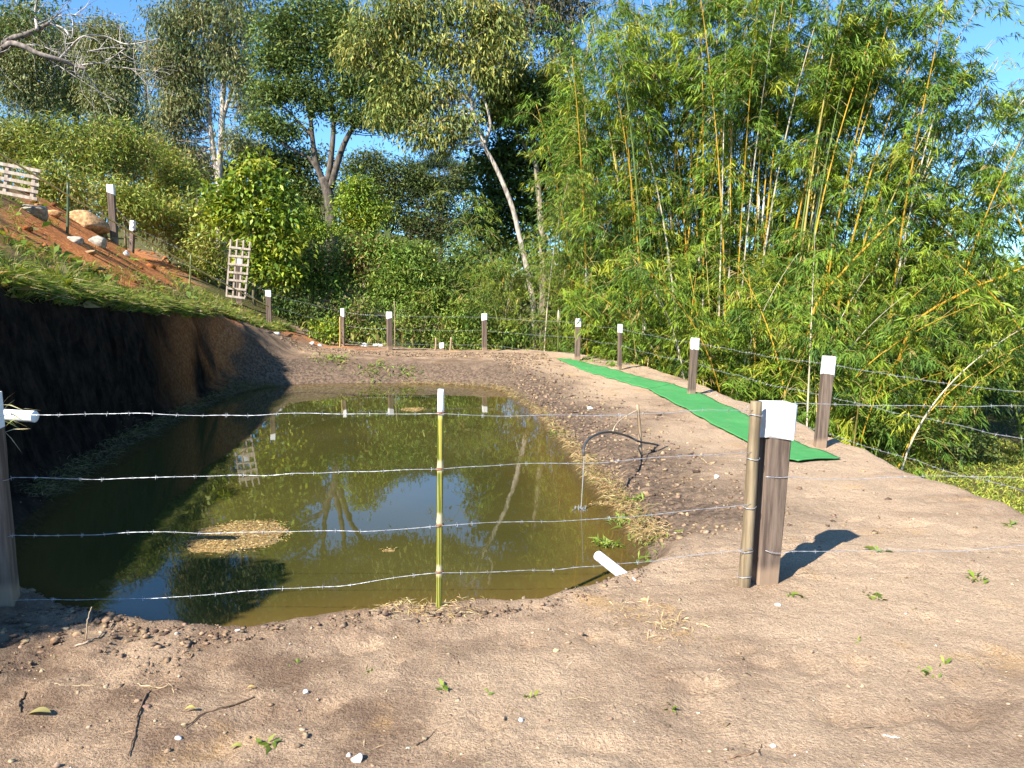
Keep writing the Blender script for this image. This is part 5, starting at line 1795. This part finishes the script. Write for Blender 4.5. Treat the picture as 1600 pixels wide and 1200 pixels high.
# bank clods on the right and far slope
y = 5.5 + 15 * r_.random(2600)
sid = r_.random(2600) < .7
ex = np.interp(y, [5.5, 7.2, 8.9, 12.9, 16, 18.8], [1.06, .96, .81, .54, .1, -.5])
x = np.where(sid, ex + np.abs(r_.normal(size=2600)) * .8, -6 + 7 * r_.random(2600))
y = np.where(sid, y, 19.6 + 1.9 * r_.random(2600))
ok = (sdpoly(POND, x, y) > .05)
x, y = x[ok], y[ok]
scatter('bank_clods', 'dark soil crumbs on the slopes of the right and far banks', 'soil clods', np.stack([x, y, H(x, y) + .003], -1), .007 + .02 * r_.random(len(x)) ** 3 + .0006 * y, [(.2, .14, .095), (.27, .19, .125), (.1, .07, .05), (.33, .23, .13)], r_, 'clod')
n = 2600
u_ = r_.random(n)
bb0, bb1 = red_poly.min(0), red_poly.max(0)
x = r_.uniform(bb0[0], bb1[0], n)
y = r_.uniform(bb0[1], bb1[1], n)
ok = sdpoly(red_poly, x, y) < .3
x, y = x[ok], y[ok]
scatter('red_clods', 'crumbled orange clods over the red soil of the slope', 'soil clods', np.stack([x, y, H(x, y) + .01], -1), .015 + .10 * r_.random(len(x)) ** 4, [(.42, .15, .05), (.3, .1, .03), (.5, .24, .1), (.2, .08, .035)], r_, 'clod', .6)
n = 1800
x = r_.uniform(bb0[0], bb1[0], n)
y = r_.uniform(bb0[1], bb1[1], n)
ok = (sdpoly(red_poly, x, y) < .3) & (fbm(x * 1.6, y * 1.6) > .47)
x, y = x[ok], y[ok]
n = len(x)
blades('slope_straw', 'dry straw and sparse grass on the red soil slope', 'straw', np.stack([x, y, H(x, y)], -1), np.stack([r_.normal(size=n), r_.normal(size=n), .3 + r_.random(n)], -1), r_.uniform(.08, .25, n), r_.uniform(.006, .014, n), [(.5, .38, .2), (.4, .28, .12), (.2, .2, .05), (.15, .18, .03)], r_)
# straw
x, y = dirt_pts(1900, r_, pw=1.8)
n = len(x)
P = np.stack([x, y, H(x, y) + .003], -1)
a_ = r_.uniform(0, 6.283, n)
D = np.stack([np.cos(a_), np.sin(a_), r_.normal(size=n) * .05], -1)
L = .012 + .09 * r_.random(n) ** 3
V, F = leaves(P, D, L, .0022 + .0012 * r_.random(n), r_, .5, 0, .9)
tag(np_obj('straw_bits', V, F, M['straw'], None, palette(n, [(.5, .38, .2), (.36, .25, .13), (.6, .5, .32), (.15, .1, .07)], r_, .2)), 'bits of dry straw scattered over the dirt', 'straw', None, 'stuff')
# straw heap at the foot of the bamboo pole
for (px, py, n, s, lab) in [(640, 950, 420, .09, 'straw heap left of the bamboo pole foot'), (705, 957, 260, .1, 'thin straw right of the bamboo pole foot'), (1005, 965, 260, .16, 'yellow straw patch in dirt below overflow pipe'), (1060, 985, 160, .1, 'second yellow straw patch below overflow pipe')]:
    p = hitT(px, py)
    q = p + r_.normal(size=(n, 3)) * np.array([s, s * .8, 0])
    q[:, 2] = H(q[:, 0], q[:, 1]) + .002 + .03 * r_.random(n) * np.exp(-((q[:, 0] - p[0]) ** 2 + (q[:, 1] - p[1]) ** 2) / s ** 2)
    V, F = leaves(q, np.stack([r_.normal(size=n), r_.normal(size=n), r_.normal(size=n) * .25], -1), r_.uniform(.02, .09, n), r_.uniform(.002, .005, n), r_)
    tag(np_obj('straw_patch', V, F, M['straw'], None, palette(n, [(.5, .36, .17), (.4, .27, .11), (.58, .46, .25), (.3, .2, .1)], r_, .15)), lab, 'straw', None, 'stuff')
# twigs one can pick out
for (pl, rad, col, lab) in [
    ([(235, 1083), (224, 1105), (214, 1130), (210, 1155), (200, 1185)], .0045, (.14, .09, .06), 'long dark twig in the lower left dirt'),
    ([(398, 1092), (350, 1110), (318, 1122), (288, 1140)], .004, (.15, .1, .06), 'dark twig right of the long lower left twig'),
    ([(215, 1070), (232, 1075), (270, 1076)], .004, (.42, .32, .19), 'pale forked twig on the left dirt'),
    ([(40, 1084), (30, 1100), (32, 1117)], .005, (.16, .11, .07), 'short bent twig near the left edge'),
    ([(85, 1075), (125, 1072), (190, 1073)], .003, (.4, .3, .18), 'thin straw twig across the left dirt'),
    ([(118, 1012), (145, 1004), (178, 978)], .006, (.42, .33, .24), 'pale stick beside the dark clods at left'),
    ([(135, 1000), (137, 970), (143, 948)], .004, (.4, .31, .2), 'upright dry stalk by the clods at left'),
    ([(650, 1168), (668, 1158), (682, 1142)], .0028, (.2, .14, .09), 'fine dark twig in the bottom middle'),
    ([(1098, 1065), (1080, 1056)], .003, (.15, .1, .07), 'small dark twig in the right middle foreground'),
    ([(888, 1093), (905, 1094), (922, 1098)], .003, (.5, .4, .24), 'pale bent twig in the bottom middle'),
    ([(1095, 717), (1112, 727)], .006, (.42, .32, .2), 'short stick on the right bank slope'),
    ([(1140, 1190), (1180, 1178), (1190, 1170)], .004, (.2, .13, .08), 'twig at the bottom edge right of middle'),
    ([(1350, 1140), (1375, 1147)], .004, (.2, .15, .1), 'half buried twig in the lower right dirt'),
    ([(1380, 1150), (1405, 1156)], .004, (.75, .72, .68), 'whitish stick in the lower right dirt')]:
    up_ = 'upright' in lab
    P = [hitT(*q) for q in pl]
    if up_:
        P = [P[0]] + [at(q[0], q[1], P[0][1]) for q in pl[1:]]
    P = spline(P, 16)
    if not up_:
        P[:, 2] = H(P[:, 0], P[:, 1]) + rad * 1.1
    P += r_.normal(size=P.shape) * .0015
    tag(tube_obj('twig', P, np.linspace(rad, rad * .5, 16), M['bark'], None, 5, col), lab, 'twig', 'twigs lying on the dirt')
# fallen leaves
for (px, py, s, col, lab) in [(62, 1126, .045, (.3, .26, .1), 'large olive fallen leaf in the lower left'), (297, 1118, .025, (.5, .4, .12), 'small yellow fallen leaf near lower left twigs'), (370, 1172, .028, (.3, .3, .08), 'greenish fallen leaf near the lower left'), (392, 1083, .02, (.55, .36, .12), 'tan fallen leaf on the left dirt')]:
    p = hitT(px, py)
    m_ = 9
    V = []
    for i in range(m_):
        s_ = i / (m_ - 1)
        wv = s * .45 * math.sin(math.pi * s_) ** .8
        for j in (-1, 0, 1):
            V.append((p[0] + (s_ - .5) * 2 * s, p[1] + j * wv + .3 * s * (s_ - .5), p[2] + .006 + abs(j) * .35 * wv + .012 * math.sin(3 * s_)))
    F = [(i * 3 + j, (i + 1) * 3 + j, (i + 1) * 3 + j + 1, i * 3 + j + 1) for i in range(m_ - 1) for j in (0, 1)]
    tag(np_obj('fallen_leaf', np.array(V), np.array(F), M['leaf'], None, np.tile(col, (len(F), 1)), True), lab, 'leaf', 'fallen leaves on the dirt')
print('leaves', LEAFTOT[0], 'bamboo', NB, 'tris', sum(len(o.data.polygons) * 2 for o in bpy.data.objects if o.type == 'MESH'))
